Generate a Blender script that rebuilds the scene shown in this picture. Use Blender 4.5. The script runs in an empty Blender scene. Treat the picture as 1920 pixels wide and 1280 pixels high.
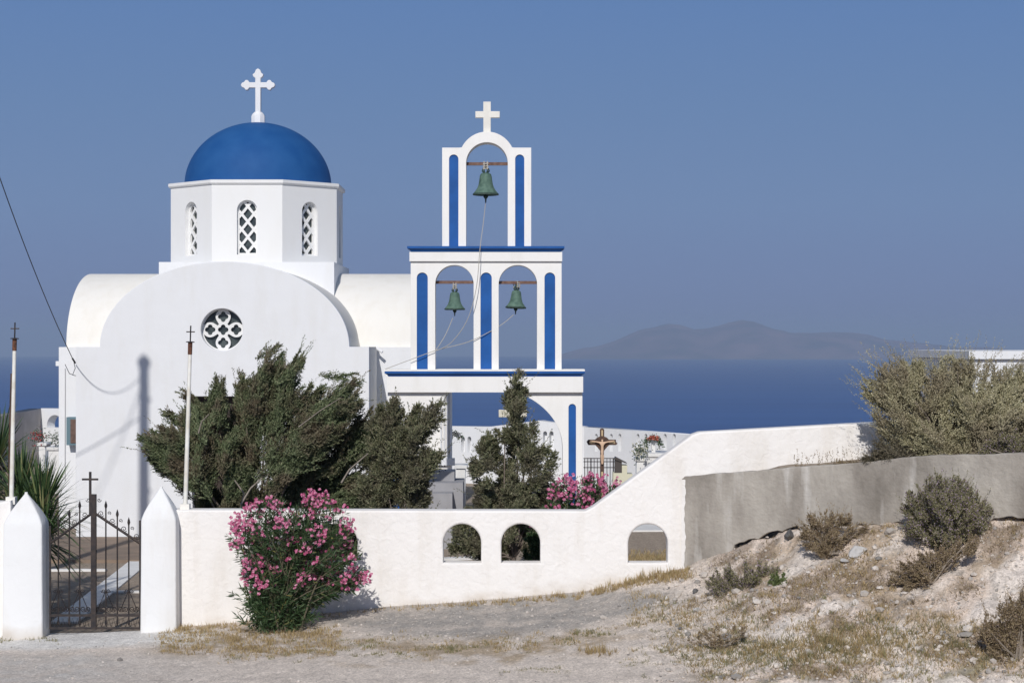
import bpy, bmesh, math, random
import numpy as np
from mathutils import Vector, Matrix
R = math.radians
scene = bpy.context.scene
COL = scene.collection
F = 3600.0; HZ = 642.0
def X_(x, d): return (x-960)*d/F
def Z_(y, d): return (HZ-y)*d/F
def P(x, y, d): return Vector((X_(x, d), d, Z_(y, d)))

# ---------------------------------------------------------------- camera, sky, sun, exposure
cam = bpy.data.cameras.new('camera'); camo = bpy.data.objects.new('camera', cam); COL.objects.link(camo)
camo.location = (0, 0, 0); camo.rotation_euler = (R(90), 0, 0)
cam.sensor_width = 36; cam.lens = 36*F/1920; cam.shift_y = 2/1920; cam.clip_start = .5; cam.clip_end = 200000
scene.camera = camo
HAZE = 6.2e-5
SUN = Vector((.13, 1, -.68)).normalized()          # direction the light travels
elev = math.asin(-SUN.z)
az = math.atan2(-SUN.x, -SUN.y)                    # compass direction of the sun
w = bpy.data.worlds.new("World"); scene.world = w; w.use_nodes = True
nt = w.node_tree; bg = nt.nodes['Background']
sky = nt.nodes.new('ShaderNodeTexSky'); sky.sky_type = 'NISHITA'; sky.sun_disc = False
sky.sun_elevation = elev; sky.sun_rotation = az; sky.altitude = 200; sky.air_density = .9; sky.dust_density = .25; sky.ozone_density = 2.0
hs = nt.nodes.new('ShaderNodeHueSaturation'); hs.inputs['Saturation'].default_value = .80; hs.inputs['Value'].default_value = .92
SKYS = .095
nt.links.new(sky.outputs[0], hs.inputs['Color'])
# the low sky of a dusty summer haze: muted blue, greyer towards the horizon
wtc = nt.nodes.new('ShaderNodeTexCoord'); sep = nt.nodes.new('ShaderNodeSeparateXYZ'); nt.links.new(wtc.outputs['Generated'], sep.inputs[0])
lowr = nt.nodes.new('ShaderNodeValToRGB'); nt.links.new(sep.outputs['Z'], lowr.inputs[0])
e = lowr.color_ramp.elements; e[0].position = 0; e[0].color = (.165, .210, .400, 1); e[1].position = .18; e[1].color = (.117, .222, .455, 1)
for p_, c_ in ((.03, (.172, .238, .425, 1)), (.07, (.168, .258, .450, 1)), (.12, (.143, .243, .448, 1))):
    q = e.new(p_); q.color = c_
sc_ = nt.nodes.new('ShaderNodeVectorMath'); sc_.operation = 'SCALE'; sc_.inputs['Scale'].default_value = 1/SKYS; nt.links.new(lowr.outputs[0], sc_.inputs[0])
mrw = nt.nodes.new('ShaderNodeMapRange'); mrw.inputs['From Min'].default_value = .2; mrw.inputs['From Max'].default_value = .5; nt.links.new(sep.outputs['Z'], mrw.inputs['Value'])
mxw = nt.nodes.new('ShaderNodeMix'); mxw.data_type = 'RGBA'; nt.links.new(mrw.outputs[0], mxw.inputs['Factor']); nt.links.new(sc_.outputs[0], mxw.inputs['A']); nt.links.new(hs.outputs[0], mxw.inputs['B'])
nt.links.new(mxw.outputs['Result'], bg.inputs['Color'])
bg.inputs['Strength'].default_value = SKYS
sl = bpy.data.lights.new('sun', 'SUN'); slo = bpy.data.objects.new('sun', sl); COL.objects.link(slo)
sl.energy = 3.36; sl.angle = R(.6); sl.color = (1, .955, .90)
slo.rotation_euler = SUN.to_track_quat('-Z', 'Y').to_euler()
scene.view_settings.view_transform = 'Standard'; scene.view_settings.look = 'None'
scene.view_settings.exposure = 0; scene.view_settings.gamma = 1
scene.cycles.max_bounces = 6; scene.cycles.volume_bounces = 0; scene.cycles.transparent_max_bounces = 8

# ---------------------------------------------------------------- helpers
def tag(o, label=None, cat=None, group=None, kind=None):
    if label: o['label'] = label
    if cat: o['category'] = cat
    if group: o['group'] = group
    if kind: o['kind'] = kind
    elif label and cat: o['kind'] = 'thing'
    return o
def wloc(o):
    v = Vector((0, 0, 0))
    while o: v += o.location; o = o.parent
    return v
def thing(name, loc, label, cat, group=None):
    o = bpy.data.objects.new(name, None); o.empty_display_size = .2; o.location = loc; COL.objects.link(o)
    return tag(o, label, cat, group)
def link_mesh(name, me, mat, parent=None, smooth=None, local=False):
    me.materials.append(mat)
    if parent is not None and not local: me.transform(Matrix.Translation(-wloc(parent)))
    o = bpy.data.objects.new(name, me); COL.objects.link(o)
    if parent is not None: o.parent = parent
    if smooth is not None:
        me.polygons.foreach_set('use_smooth', [True]*len(me.polygons))
        if smooth < 179: me.set_sharp_from_angle(angle=R(smooth))
    return o
def copy_tree(o, parent=None):
    c = o.copy(); COL.objects.link(c); c.parent = parent
    for ch in [q for q in list(bpy.data.objects) if q.parent == o]: copy_tree(ch, c)
    return c

def poly_mesh(polys, y0, y1, bevel=0):
    """first outline + holes in (x,z); a solid slab between y0 and y1"""
    cu = bpy.data.curves.new('t', 'CURVE'); cu.dimensions = '2D'; cu.fill_mode = 'BOTH'
    for p in polys:
        s = cu.splines.new('POLY'); s.points.add(len(p)-1)
        for i, q in enumerate(p): s.points[i].co = (q[0], q[1], 0, 1)
        s.use_cyclic_u = True
    cu.extrude = (y1-y0)/2-bevel
    if bevel > 0: cu.bevel_depth = bevel; cu.bevel_resolution = 2; cu.offset = -bevel
    o = bpy.data.objects.new('t', cu); COL.objects.link(o)
    dg = bpy.context.evaluated_depsgraph_get(); dg.update()
    me = bpy.data.meshes.new_from_object(o.evaluated_get(dg))
    bpy.data.objects.remove(o); bpy.data.curves.remove(cu)
    ym = (y0+y1)/2
    me.transform(Matrix(((1, 0, 0, 0), (0, 0, -1, ym), (0, 1, 0, 0), (0, 0, 0, 1))))
    me.materials.clear()
    return me
class MB:
    def __init__(s): s.bm = bmesh.new()
    def add(s, me, M=None):
        if M is not None: me.transform(M)
        s.bm.from_mesh(me); bpy.data.meshes.remove(me); return s
    def plate(s, polys, y0, y1, bevel=0, M=None): return s.add(poly_mesh(polys, y0, y1, bevel), M)
    def box(s, x0, x1, y0, y1, z0, z1, M=None):
        c = [(x0, y0, z0), (x1, y0, z0), (x1, y1, z0), (x0, y1, z0), (x0, y0, z1), (x1, y0, z1), (x1, y1, z1), (x0, y1, z1)]
        v = [s.bm.verts.new((M @ Vector(q)) if M is not None else q) for q in c]
        for f in ((0, 3, 2, 1), (4, 5, 6, 7), (0, 1, 5, 4), (1, 2, 6, 5), (2, 3, 7, 6), (3, 0, 4, 7)): s.bm.faces.new([v[i] for i in f])
        return s
    def tube(s, pts, r, n=8, caps=True):
        pts = [Vector(p) for p in pts]
        rr = r if isinstance(r, (list, tuple)) else [r]*len(pts)
        rings = []; up = None
        for i, p in enumerate(pts):
            t = (pts[min(i+1, len(pts)-1)]-pts[max(i-1, 0)]).normalized()
            if up is None: up = Vector((0, 0, 1)) if abs(t.z) < .9 else Vector((1, 0, 0))
            a = t.cross(up).normalized(); b = a.cross(t).normalized(); up = b
            rings.append([s.bm.verts.new(p+(a*math.cos(k*2*math.pi/n)+b*math.sin(k*2*math.pi/n))*rr[i]) for k in range(n)])
        for i in range(len(rings)-1):
            for k in range(n): s.bm.faces.new((rings[i][k], rings[i][(k+1) % n], rings[i+1][(k+1) % n], rings[i+1][k]))
        if caps: s.bm.faces.new(rings[0][::-1]); s.bm.faces.new(rings[-1])
        return s
    def lathe(s, prof, c, n=24, caps=True, a0=0):
        c = Vector(c); rings = []
        for r, z in prof:
            rings.append([s.bm.verts.new(c+Vector((r*math.cos(a0+k*2*math.pi/n), r*math.sin(a0+k*2*math.pi/n), z))) for k in range(n)])
        for i in range(len(rings)-1):
            for k in range(n): s.bm.faces.new((rings[i][k], rings[i][(k+1) % n], rings[i+1][(k+1) % n], rings[i+1][k]))
        if caps: s.bm.faces.new(rings[0][::-1]); s.bm.faces.new(rings[-1])
        return s
    def loft(s, secs):
        rings = [[s.bm.verts.new(q) for q in sec] for sec in secs]
        n = len(rings[0])
        for i in range(len(rings)-1):
            for k in range(n): s.bm.faces.new((rings[i][k], rings[i][(k+1) % n], rings[i+1][(k+1) % n], rings[i+1][k]))
        s.bm.faces.new(rings[0][::-1]); s.bm.faces.new(rings[-1])
        return s
    def build(s, name, mat, parent=None, smooth=None, local=False):
        bmesh.ops.recalc_face_normals(s.bm, faces=s.bm.faces)
        me = bpy.data.meshes.new(name); s.bm.to_mesh(me); s.bm.free()
        return link_mesh(name, me, mat, parent, smooth, local)

# ---------------------------------------------------------------- procedural noise (terrain shape)
def vnoise(x, y, seed=0):
    xi = np.floor(x).astype(np.int64); yi = np.floor(y).astype(np.int64); xf = x-xi; yf = y-yi
    def h(a, b):
        n = (a*374761393 + b*668265263 + seed*1442695041) & 0x7fffffff
        n = ((n ^ (n >> 13))*1274126177) & 0x7fffffff
        return ((n ^ (n >> 16)) & 0xffff)/65535.0
    u = xf*xf*(3-2*xf); v = yf*yf*(3-2*yf)
    return (h(xi, yi)*(1-u)+h(xi+1, yi)*u)*(1-v)+(h(xi, yi+1)*(1-u)+h(xi+1, yi+1)*u)*v
def fbm(x, y, sc, oct=4, seed=0):
    t = 0; a = 1; s = 0
    for o in range(oct): t = t+a*(vnoise(x*sc+7.3*o, y*sc-3.1*o, seed+o)-.5); s += a; a *= .5; sc *= 2.03
    return t/s*2
def sst(a, b, x):
    t = np.clip((x-a)/(b-a), 0, 1); return t*t*(3-2*t)

# ---------------------------------------------------------------- materials
def mat(name, base=(.8, .8, .8), rough=.7, metal=0, var=.0, vscale=3, bump=0, bscale=20, base2=None, spec=.4, detail=6, bdist=.02):
    m = bpy.data.materials.new(name); m.use_nodes = True; t = m.node_tree; b = t.nodes['Principled BSDF']
    b.inputs['Roughness'].default_value = rough; b.inputs['Metallic'].default_value = metal
    b.inputs['Specular IOR Level'].default_value = spec
    b.inputs['Base Color'].default_value = (*base, 1)
    tc = t.nodes.new('ShaderNodeTexCoord')
    if var or base2:
        n = t.nodes.new('ShaderNodeTexNoise'); n.inputs['Scale'].default_value = vscale; n.inputs['Detail'].default_value = detail
        t.links.new(tc.outputs['Object'], n.inputs['Vector'])
        r = t.nodes.new('ShaderNodeValToRGB'); r.color_ramp.elements[0].position = .35; r.color_ramp.elements[1].position = .65
        b2 = base2 or tuple(c*(1-var) for c in base)
        r.color_ramp.elements[0].color = (*base, 1); r.color_ramp.elements[1].color = (*b2, 1)
        t.links.new(n.outputs['Fac'], r.inputs['Fac']); t.links.new(r.outputs[0], b.inputs['Base Color'])
    if bump:
        n2 = t.nodes.new('ShaderNodeTexNoise'); n2.inputs['Scale'].default_value = bscale; n2.inputs['Detail'].default_value = 5
        t.links.new(tc.outputs['Object'], n2.inputs['Vector'])
        bp = t.nodes.new('ShaderNodeBump'); bp.inputs['Strength'].default_value = bump; bp.inputs['Distance'].default_value = bdist
        t.links.new(n2.outputs['Fac'], bp.inputs['Height']); t.links.new(bp.outputs[0], b.inputs['Normal'])
    return m
def white_mat(name, base, stain, amount, bump, bscale, bdist, streak=True, lump=0, foot=None):
    """lime wash: white with faint stains and thin vertical rain streaks, trowelled relief"""
    m = bpy.data.materials.new(name); m.use_nodes = True; t = m.node_tree; b = t.nodes['Principled BSDF']
    b.inputs['Roughness'].default_value = .9; b.inputs['Specular IOR Level'].default_value = .15
    tc = t.nodes.new('ShaderNodeTexCoord')
    mp = t.nodes.new('ShaderNodeMapping'); mp.inputs['Scale'].default_value = (1, 1, .22 if streak else 1)
    t.links.new(tc.outputs['Object'], mp.inputs['Vector'])
    n = t.nodes.new('ShaderNodeTexNoise'); n.inputs['Scale'].default_value = 3.2; n.inputs['Detail'].default_value = 9; n.inputs['Roughness'].default_value = .62
    t.links.new(mp.outputs[0], n.inputs['Vector'])
    r = t.nodes.new('ShaderNodeMapRange'); r.inputs['From Min'].default_value = .48; r.inputs['From Max'].default_value = .78; r.inputs['To Max'].default_value = amount
    t.links.new(n.outputs['Fac'], r.inputs['Value'])
    mx = t.nodes.new('ShaderNodeMix'); mx.data_type = 'RGBA'; mx.inputs['A'].default_value = (*base, 1); mx.inputs['B'].default_value = (*stain, 1)
    t.links.new(r.outputs[0], mx.inputs['Factor']); csrc = mx.outputs['Result']
    if foot:                                   # rain-splashed dirt low on the wall, following the rising ground
        sp = t.nodes.new('ShaderNodeSeparateXYZ'); t.links.new(tc.outputs['Object'], sp.inputs[0])
        m1 = t.nodes.new('ShaderNodeMath'); m1.operation = 'MULTIPLY_ADD'; t.links.new(sp.outputs['X'], m1.inputs[0]); m1.inputs[1].default_value = -foot[1]; t.links.new(sp.outputs['Z'], m1.inputs[2])
        nf = t.nodes.new('ShaderNodeTexNoise'); nf.inputs['Scale'].default_value = 2.6; nf.inputs['Detail'].default_value = 8; t.links.new(tc.outputs['Object'], nf.inputs['Vector'])
        m2 = t.nodes.new('ShaderNodeMath'); m2.operation = 'MULTIPLY_ADD'; t.links.new(nf.outputs['Fac'], m2.inputs[0]); m2.inputs[1].default_value = -.55; t.links.new(m1.outputs[0], m2.inputs[2])
        mf = t.nodes.new('ShaderNodeMapRange'); mf.inputs['From Min'].default_value = foot[0]-.30; mf.inputs['From Max'].default_value = foot[0]+.02; mf.inputs['To Min'].default_value = .75; mf.inputs['To Max'].default_value = 0; t.links.new(m2.outputs[0], mf.inputs['Value'])
        mg = t.nodes.new('ShaderNodeMix'); mg.data_type = 'RGBA'; mg.inputs['B'].default_value = (.52, .44, .35, 1); t.links.new(mf.outputs[0], mg.inputs['Factor']); t.links.new(csrc, mg.inputs['A']); csrc = mg.outputs['Result']
    t.links.new(csrc, b.inputs['Base Color'])
    n2 = t.nodes.new('ShaderNodeTexNoise'); n2.inputs['Scale'].default_value = bscale; n2.inputs['Detail'].default_value = 4; n2.inputs['Distortion'].default_value = .6
    t.links.new(tc.outputs['Object'], n2.inputs['Vector'])
    bp = t.nodes.new('ShaderNodeBump'); bp.inputs['Strength'].default_value = bump; bp.inputs['Distance'].default_value = bdist
    t.links.new(n2.outputs['Fac'], bp.inputs['Height'])
    if lump:
        n3 = t.nodes.new('ShaderNodeTexNoise'); n3.inputs['Scale'].default_value = 1.3; n3.inputs['Detail'].default_value = 2
        t.links.new(tc.outputs['Object'], n3.inputs['Vector'])
        b3 = t.nodes.new('ShaderNodeBump'); b3.inputs['Strength'].default_value = 1; b3.inputs['Distance'].default_value = lump
        t.links.new(n3.outputs['Fac'], b3.inputs['Height']); t.links.new(b3.outputs[0], bp.inputs['Normal'])
    t.links.new(bp.outputs[0], b.inputs['Normal'])
    return m
def leaf_mat(name, cols, trans=.25, rough=.6, clump=None, cscale=1.6):
    """cols: list of (position, colour) chosen per leaf; clump: second set mixed in by a soft 3D noise"""
    m = bpy.data.materials.new(name); m.use_nodes = True; t = m.node_tree; b = t.nodes['Principled BSDF']; out = t.nodes['Material Output']
    b.inputs['Roughness'].default_value = rough; b.inputs['Specular IOR Level'].default_value = .25
    g = t.nodes.new('ShaderNodeNewGeometry')
    def ramp(cs):
        r = t.nodes.new('ShaderNodeValToRGB'); e = r.color_ramp.elements
        e[0].position = cs[0][0]; e[0].color = (*cs[0][1], 1); e[1].position = cs[-1][0]; e[1].color = (*cs[-1][1], 1)
        for p_, c_ in cs[1:-1]:
            q = e.new(p_); q.color = (*c_, 1)
        t.links.new(g.outputs['Random Per Island'], r.inputs['Fac']); return r
    r = ramp(cols); src = r.outputs[0]
    if clump:
        r2 = ramp(clump)
        tc = t.nodes.new('ShaderNodeTexCoord'); n = t.nodes.new('ShaderNodeTexNoise'); n.inputs['Scale'].default_value = cscale; n.inputs['Detail'].default_value = 3
        t.links.new(tc.outputs['Object'], n.inputs['Vector'])
        mr = t.nodes.new('ShaderNodeMapRange'); mr.inputs['From Min'].default_value = .45; mr.inputs['From Max'].default_value = .62
        t.links.new(n.outputs['Fac'], mr.inputs['Value'])
        mx = t.nodes.new('ShaderNodeMix'); mx.data_type = 'RGBA'
        t.links.new(mr.outputs[0], mx.inputs['Factor']); t.links.new(src, mx.inputs['A']); t.links.new(r2.outputs[0], mx.inputs['B']); src = mx.outputs['Result']
    t.links.new(src, b.inputs['Base Color'])
    tr = t.nodes.new('ShaderNodeBsdfTranslucent'); t.links.new(src, tr.inputs['Color'])
    ms = t.nodes.new('ShaderNodeMixShader'); ms.inputs[0].default_value = trans
    t.links.new(b.outputs[0], ms.inputs[1]); t.links.new(tr.outputs[0], ms.inputs[2]); t.links.new(ms.outputs[0], out.inputs['Surface'])
    return m
M = {}
M['white'] = white_mat('whitewash_smooth', (.755, .77, .795), (.66, .65, .62), .35, .25, 9, .012, lump=.02)
M['cream'] = white_mat('whitewash_warm', (.80, .785, .745), (.70, .66, .58), .45, .25, 9, .012, lump=.02)
M['rough_white'] = white_mat('whitewash_rough', (.84, .82, .80), (.66, .61, .54), .5, .7, 9, .022, lump=.03, foot=(-3.70-.275+.02, .112))
M['pier_white'] = white_mat('whitewash_pier', (.79, .80, .81), (.66, .63, .58), .5, .5, 8, .015, lump=.03, foot=(-4.30-.2, 0))
M['tower_white'] = white_mat('tower_paint_white', (.86, .85, .83), (.70, .68, .62), .5, .2, 12, .01)
M['drum_white'] = white_mat('drum_paint_white', (.775, .78, .78), (.72, .71, .68), .4, .2, 10, .01)
M['grave_white'] = mat('marble_white', (.76, .76, .75), .5, var=.12, vscale=4)
M['cross_white'] = mat('cross_white', (.80, .78, .72), .8, var=.1, vscale=6)
M['blue'] = mat('paint_blue', (.014, .105, .37), .62, var=.22, vscale=2.5, bump=.15, bscale=14, spec=.25)
M['dome_blue'] = mat('dome_blue', (.010, .078, .255), .7, base2=(.016, .094, .28), vscale=2.2, bump=.15, bscale=6, spec=.25)
M['glass_dark'] = mat('dark_glass', (.035, .045, .05), .12, base2=(.09, .11, .11), vscale=5, spec=.5)
M['door'] = mat('dark_wood', (.045, .03, .022), .6, var=.4, vscale=8)
M['iron'] = mat('wrought_iron', (.035, .033, .036), .55, metal=.5, base2=(.07, .055, .05), vscale=14)
M['rust'] = mat('rusty_iron', (.05, .028, .022), .85, base2=(.19, .075, .04), vscale=25)
M['polewhite'] = mat('pole_white', (.80, .80, .76), .6, base2=(.66, .62, .54), vscale=7)
M['bronze'] = mat('green_bronze', (.065, .125, .10), .75, base2=(.13, .215, .17), vscale=9, metal=.15, bump=.3, bscale=30)
M['bronze_dark'] = mat('bronze_rim', (.05, .09, .075), .7, var=.4, vscale=20)
M['rope'] = mat('rope', (.42, .40, .36), .9)
M['bark'] = mat('bark', (.13, .10, .085), .95, base2=(.24, .20, .17), vscale=12, bump=.6, bscale=30)
M['black'] = mat('cable_black', (.03, .03, .035), .6)
M['wood'] = mat('weathered_wood', (.20, .13, .09), .9, base2=(.30, .22, .16), vscale=8)
M['gray_soft'] = mat('gray_paint_and_shade', (.34, .34, .36), .8, var=.15)  # plain grey for the insulator; on the porch steps it stands for shade
M['rock'] = mat('pale_rock', (.56, .55, .54), .95, base2=(.40, .39, .38), vscale=6, bump=.8, bscale=12, bdist=.03)
M['rock_dark'] = mat('dark_rock', (.09, .09, .095), .95, base2=(.16, .155, .15), vscale=9, bump=.8, bscale=15)

# ================================================================ THE SETTING
# ---- sea: a curved sheet 160 m below the eye, out past the horizon
SEA = -160.0; ER = 2*6371000.0
bm = bmesh.new()
rads = [60, 200, 500, 900, 1400, 2000, 2800, 3800, 5000, 6500, 8500, 11000, 14000, 18000, 22000, 27000, 33000, 40000, 48000, 56000]
n = 96; rings = []
for r_ in rads:
    rings.append([bm.verts.new((r_*math.cos(k*2*math.pi/n), r_*math.sin(k*2*math.pi/n), SEA-r_*r_/ER)) for k in range(n)])
for i in range(len(rings)-1):
    for k in range(n): bm.faces.new((rings[i][k], rings[i][(k+1) % n], rings[i+1][(k+1) % n], rings[i+1][k]))
bm.faces.new(rings[0])
me = bpy.data.meshes.new('sea'); bm.to_mesh(me); bm.free()
sm = bpy.data.materials.new('sea_water'); sm.use_nodes = True; t = sm.node_tree; b = t.nodes['Principled BSDF']
b.inputs['Base Color'].default_value = (.014, .060, .19, 1); b.inputs['Roughness'].default_value = .45; b.inputs['Specular IOR Level'].default_value = .10
tc = t.nodes.new('ShaderNodeTexCoord'); mp = t.nodes.new('ShaderNodeMapping'); mp.inputs['Scale'].default_value = (.0009, .0035, .004)
nz = t.nodes.new('ShaderNodeTexNoise'); nz.inputs['Scale'].default_value = 1; nz.inputs['Detail'].default_value = 8
rp = t.nodes.new('ShaderNodeValToRGB'); rp.color_ramp.elements[0].position = .3; rp.color_ramp.elements[1].position = .7
rp.color_ramp.elements[0].color = (.011, .058, .222, 1); rp.color_ramp.elements[1].color = (.020, .084, .280, 1)
t.links.new(tc.outputs['Object'], mp.inputs[0]); t.links.new(mp.outputs[0], nz.inputs['Vector']); t.links.new(nz.outputs['Fac'], rp.inputs[0]); t.links.new(rp.outputs[0], b.inputs['Base Color'])
link_mesh('sea', me, sm, smooth=180)['kind'] = 'structure'

# ---- far island on the horizon
prof = [(1000, 676), (1050, 668), (1090, 656), (1130, 648), (1170, 634), (1205, 620), (1262, 607), (1310, 618), (1340, 615), (1375, 605), (1400, 600), (1425, 604), (1450, 614), (1490, 622), (1540, 621), (1600, 624), (1650, 630), (1690, 636), (1740, 644), (1800, 650), (1860, 652), (1920, 658), (2000, 676)]
DI = 25000.0
xs = np.linspace(X_(1000, DI), X_(2000, DI), 220); ys = np.linspace(DI-1600, DI+3200, 60)
px_ = xs/DI*F+960
hh = (HZ-np.interp(px_, [p_[0] for p_ in prof], [p_[1] for p_ in prof]))*DI/F
XX, YY = np.meshgrid(xs, ys)
base = SEA-DI*DI/ER-8
env = np.where(YY < DI+400, sst(DI-1600, DI+400, YY), 1-sst(DI+400, DI+3200, YY))
rid = 1-np.abs(fbm(XX, YY, 1/900., 5, 3))
ZZ = base+(hh[None, :]-base)*env*(.86+.16*rid)+fbm(XX, YY, 1/420., 5, 9)*42*env
v = np.stack([XX, YY, ZZ], -1).reshape(-1, 3)
ny, nx = XX.shape
idx = np.arange(nx*ny).reshape(ny, nx)
f = np.stack([idx[:-1, :-1], idx[:-1, 1:], idx[1:, 1:], idx[1:, :-1]], -1).reshape(-1, 4)
me = bpy.data.meshes.new('island'); me.from_pydata(v.tolist(), [], f.tolist())
im = mat('island_rock', (.20, .125, .14), .95, base2=(.055, .045, .06), vscale=.0022, detail=8)
o = link_mesh('island', me, im, smooth=180); o['kind'] = 'structure'

# ---- terrain: one sheet from behind the camera to the cliff edge
WX = [0, 260, 330, 450, 720, 900, 1100, 1200, 1275, 1385, 1440, 1500, 1600, 1700, 1800, 1920, 2100]
WY = [1196, 1182, 1176, 1166, 1138, 1126, 1108, 1082, 1068, 1022, 1004, 988, 978, 974, 972, 971, 968]
def wall_d(x): return np.interp(x, [0, 1275, 1920, 2300], [28.85, 28.85, 26.6, 25.2])
wx_w = [X_(a, float(wall_d(a))) for a in WX]; wz_w = [Z_(b_, float(wall_d(a))) for a, b_ in zip(WX, WY)]
gx_w = [X_(a, float(wall_d(a))) for a in (0, 1275, 1920, 2300)]; gd_w = [28.85, 28.85, 26.6, 25.2]
def terrain(x, y):
    wd = np.interp(x, gx_w, gd_w)
    wz = np.interp(x, [-40, -9]+wx_w, [-4.5, -4.45]+wz_w)
    nz_ = np.interp(x, [-40, -7, 0, 4, 7, 30], [-4.42, -4.42, -4.40, -4.34, -4.22, -4.1])
    t_ = np.clip((wd-y)/(wd-23.6), 0, 1)
    z = wz+(nz_-wz)*(t_**.85)
    z = np.where(y < 23.6, np.minimum(nz_-.02*(23.6-y), -1.62-.22*np.maximum(y, 0)) if False else nz_, z)
    near = sst(16, 2, y); z = z*(1-near)+(-1.62)*near if False else z
    # towards the photographer's road the ground climbs again, always below the sight line
    z = np.where(y < 16, np.maximum(z, -1.62-.2*np.maximum(y, 0)), z)
    front = z
    court = -4.42+fbm(x, y, .25, 3, 5)*.03
    k = sst(0, .3, y-wd-.05)
    z = front*(1-k)+court*k
    # roughness: flat near the road on the left, lumpy on the bank to the right
    lump = sst(.5, 4.5, x)*(1-k)*sst(20, 23, y)
    z = z+fbm(x, y, .9, 6, 11)*.17*lump*sst(0, 1.0, wd-y+.2)+fbm(x, y, 5, 4, 21)*(.012+.075*lump)*sst(20, 22, y)*(1-k)
    # pale rubble ledge below the concrete wall
    xx = x
    led = sst(4.0, 4.4, xx)*(1-k)*np.exp(-((wd-y-.28)/.2)**2)*.10
    z = z+led
    # a hollow under the gate apron is paved smooth; drop to the sea behind the cemetery and on both sides
    drop = np.maximum(0, y-78)*1.1+np.maximum(0, np.abs(x)-60)*.9
    return z-drop
def axis(segs):
    a = []
    for s0, s1, st in segs: a += list(np.arange(s0, s1, st))
    return np.array(a+[segs[-1][1]])
xa = axis([(-250, -60, 20), (-60, -12, 2.5), (-12, -8.2, .4), (-8.2, 8.2, .045), (8.2, 12, .4), (12, 60, 3), (60, 250, 20)])
ya = axis([(-60, 0, 6), (0, 20, 1), (20, 22.6, .2), (22.6, 29.6, .045), (29.6, 34, .4), (34, 80, 2), (80, 240, 20)])
XX, YY = np.meshgrid(xa, ya); ZZ = terrain(XX, YY)
ny, nx = XX.shape; idx = np.arange(nx*ny).reshape(ny, nx)
f = np.stack([idx[:-1, :-1], idx[:-1, 1:], idx[1:, 1:], idx[1:, :-1]], -1).reshape(-1, 4)
v = np.stack([XX, YY, ZZ], -1).reshape(-1, 3)
me = bpy.data.meshes.new('ground'); me.from_pydata(v.tolist(), [], f.tolist())
# soil types laid out on the ground (gravel drift, sand, dry litter, courtyard earth)
yy = np.maximum(YY, 1.); IX = XX/yy*F+960; IY = HZ-ZZ/yy*F
n1 = fbm(XX, YY, .8, 5, 31); n2 = fbm(XX, YY, 3.5, 4, 41); n3 = fbm(XX, YY, 9, 3, 51)
sand = np.array([.73, .645, .57]); pink = np.array([.74, .62, .53]); grav = np.array([.37, .345, .32]); litter = np.array([.40, .31, .21]); green = np.array([.25, .25, .14]); conc = np.array([.80, .785, .76]); court = np.array([.37, .305, .245])
C = np.broadcast_to(sand, XX.shape+(3,)).copy()
def mixin(C, c, m): m = np.clip(m, 0, 1)[..., None]; return C*(1-m)+c*m
C = mixin(C, pink, sst(1250, 1500, IX)*(.5+.8*n1+.4))
edge = n1*40+n2*16
upper = np.interp(IX, [560, 700, 900, 1100, 1250, 1330], [1150, 1130, 1122, 1110, 1110, 1120])
lower = np.interp(IX, [560, 700, 900, 1100, 1250, 1330], [1165, 1192, 1198, 1180, 1150, 1125])
gm = sst(-10, 14, IY-upper+6)*sst(-10, 12, lower-IY+edge*.5)*sst(560, 640, IX)*sst(1360, 1240, IX)
C = mixin(C, grav, gm*np.clip(.80+.5*n3+.7*n2, 0, 1))
lit = np.maximum(sst(-26, -4, IY-(lower+16)+edge*.4)*sst(-30, 0, (lower+34)-IY+edge*.6)*sst(330, 420, IX)*sst(1300, 1100, IX), 0)
C = mixin(C, litter, lit*sst(-.1, .5, n2+.15)*.8)
C = mixin(C, litter, sst(240, 330, IX)*sst(640, 560, IX)*sst(1165, 1180, IY)*sst(1250, 1215, IY+edge*.3)*sst(-.4, .2, n2)*.8)
C = mixin(C, litter, sst(1240, 1400, IX)*sst(-.05, .35, n1*.8+n2*.5)*.75)
C = mixin(C, green, sst(1240, 1500, IX)*sst(1150, 1220, IY)*sst(0, .4, n2+n1*.5)*.55)
cm = sst(440, 330, IX+edge)*sst(1176, 1182, IY)*sst(1222, 1208, IY+edge*.25-(IX-200)*-.03)
C = mixin(C, conc, cm*.9)
gray = sst(500, 100, IX+edge)*sst(1215, 1235, IY)
C = mixin(C, np.array([.56, .54, .515]), gray*(.5+.5*n2))
n4 = fbm(XX*.8+YY*.5, YY*1.6-XX*.3, 1.3, 5, 91)
C = mixin(C, np.array([.80, .73, .67]), sst(1250, 1420, IX)*sst(.02, .3, n4)*.8)
C = mixin(C, np.array([.30, .235, .18]), sst(1230, 1380, IX)*sst(.02, .35, -n4+n2*.4)*.75)
C = mixin(C, np.array([.24, .22, .20]), sst(1230, 1380, IX)*sst(.28, .5, n3)*.6)
C = mixin(C, court, (YY > 29.25).astype(float))
C = C*(1+.16*n3[..., None]+.10*n2[..., None])
at = me.color_attributes.new('soil', 'FLOAT_COLOR', 'POINT')
at.data.foreach_set('color', np.concatenate([np.clip(C, .02, 1).reshape(-1, 3), np.ones((nx*ny, 1))], 1).astype(np.float32).ravel())
gmat = bpy.data.materials.new('soil'); gmat.use_nodes = True; t = gmat.node_tree; b = t.nodes['Principled BSDF']
b.inputs['Roughness'].default_value = .95; b.inputs['Specular IOR Level'].default_value = .1
ca = t.nodes.new('ShaderNodeVertexColor'); ca.layer_name = 'soil'; tc = t.nodes.new('ShaderNodeTexCoord')
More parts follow.
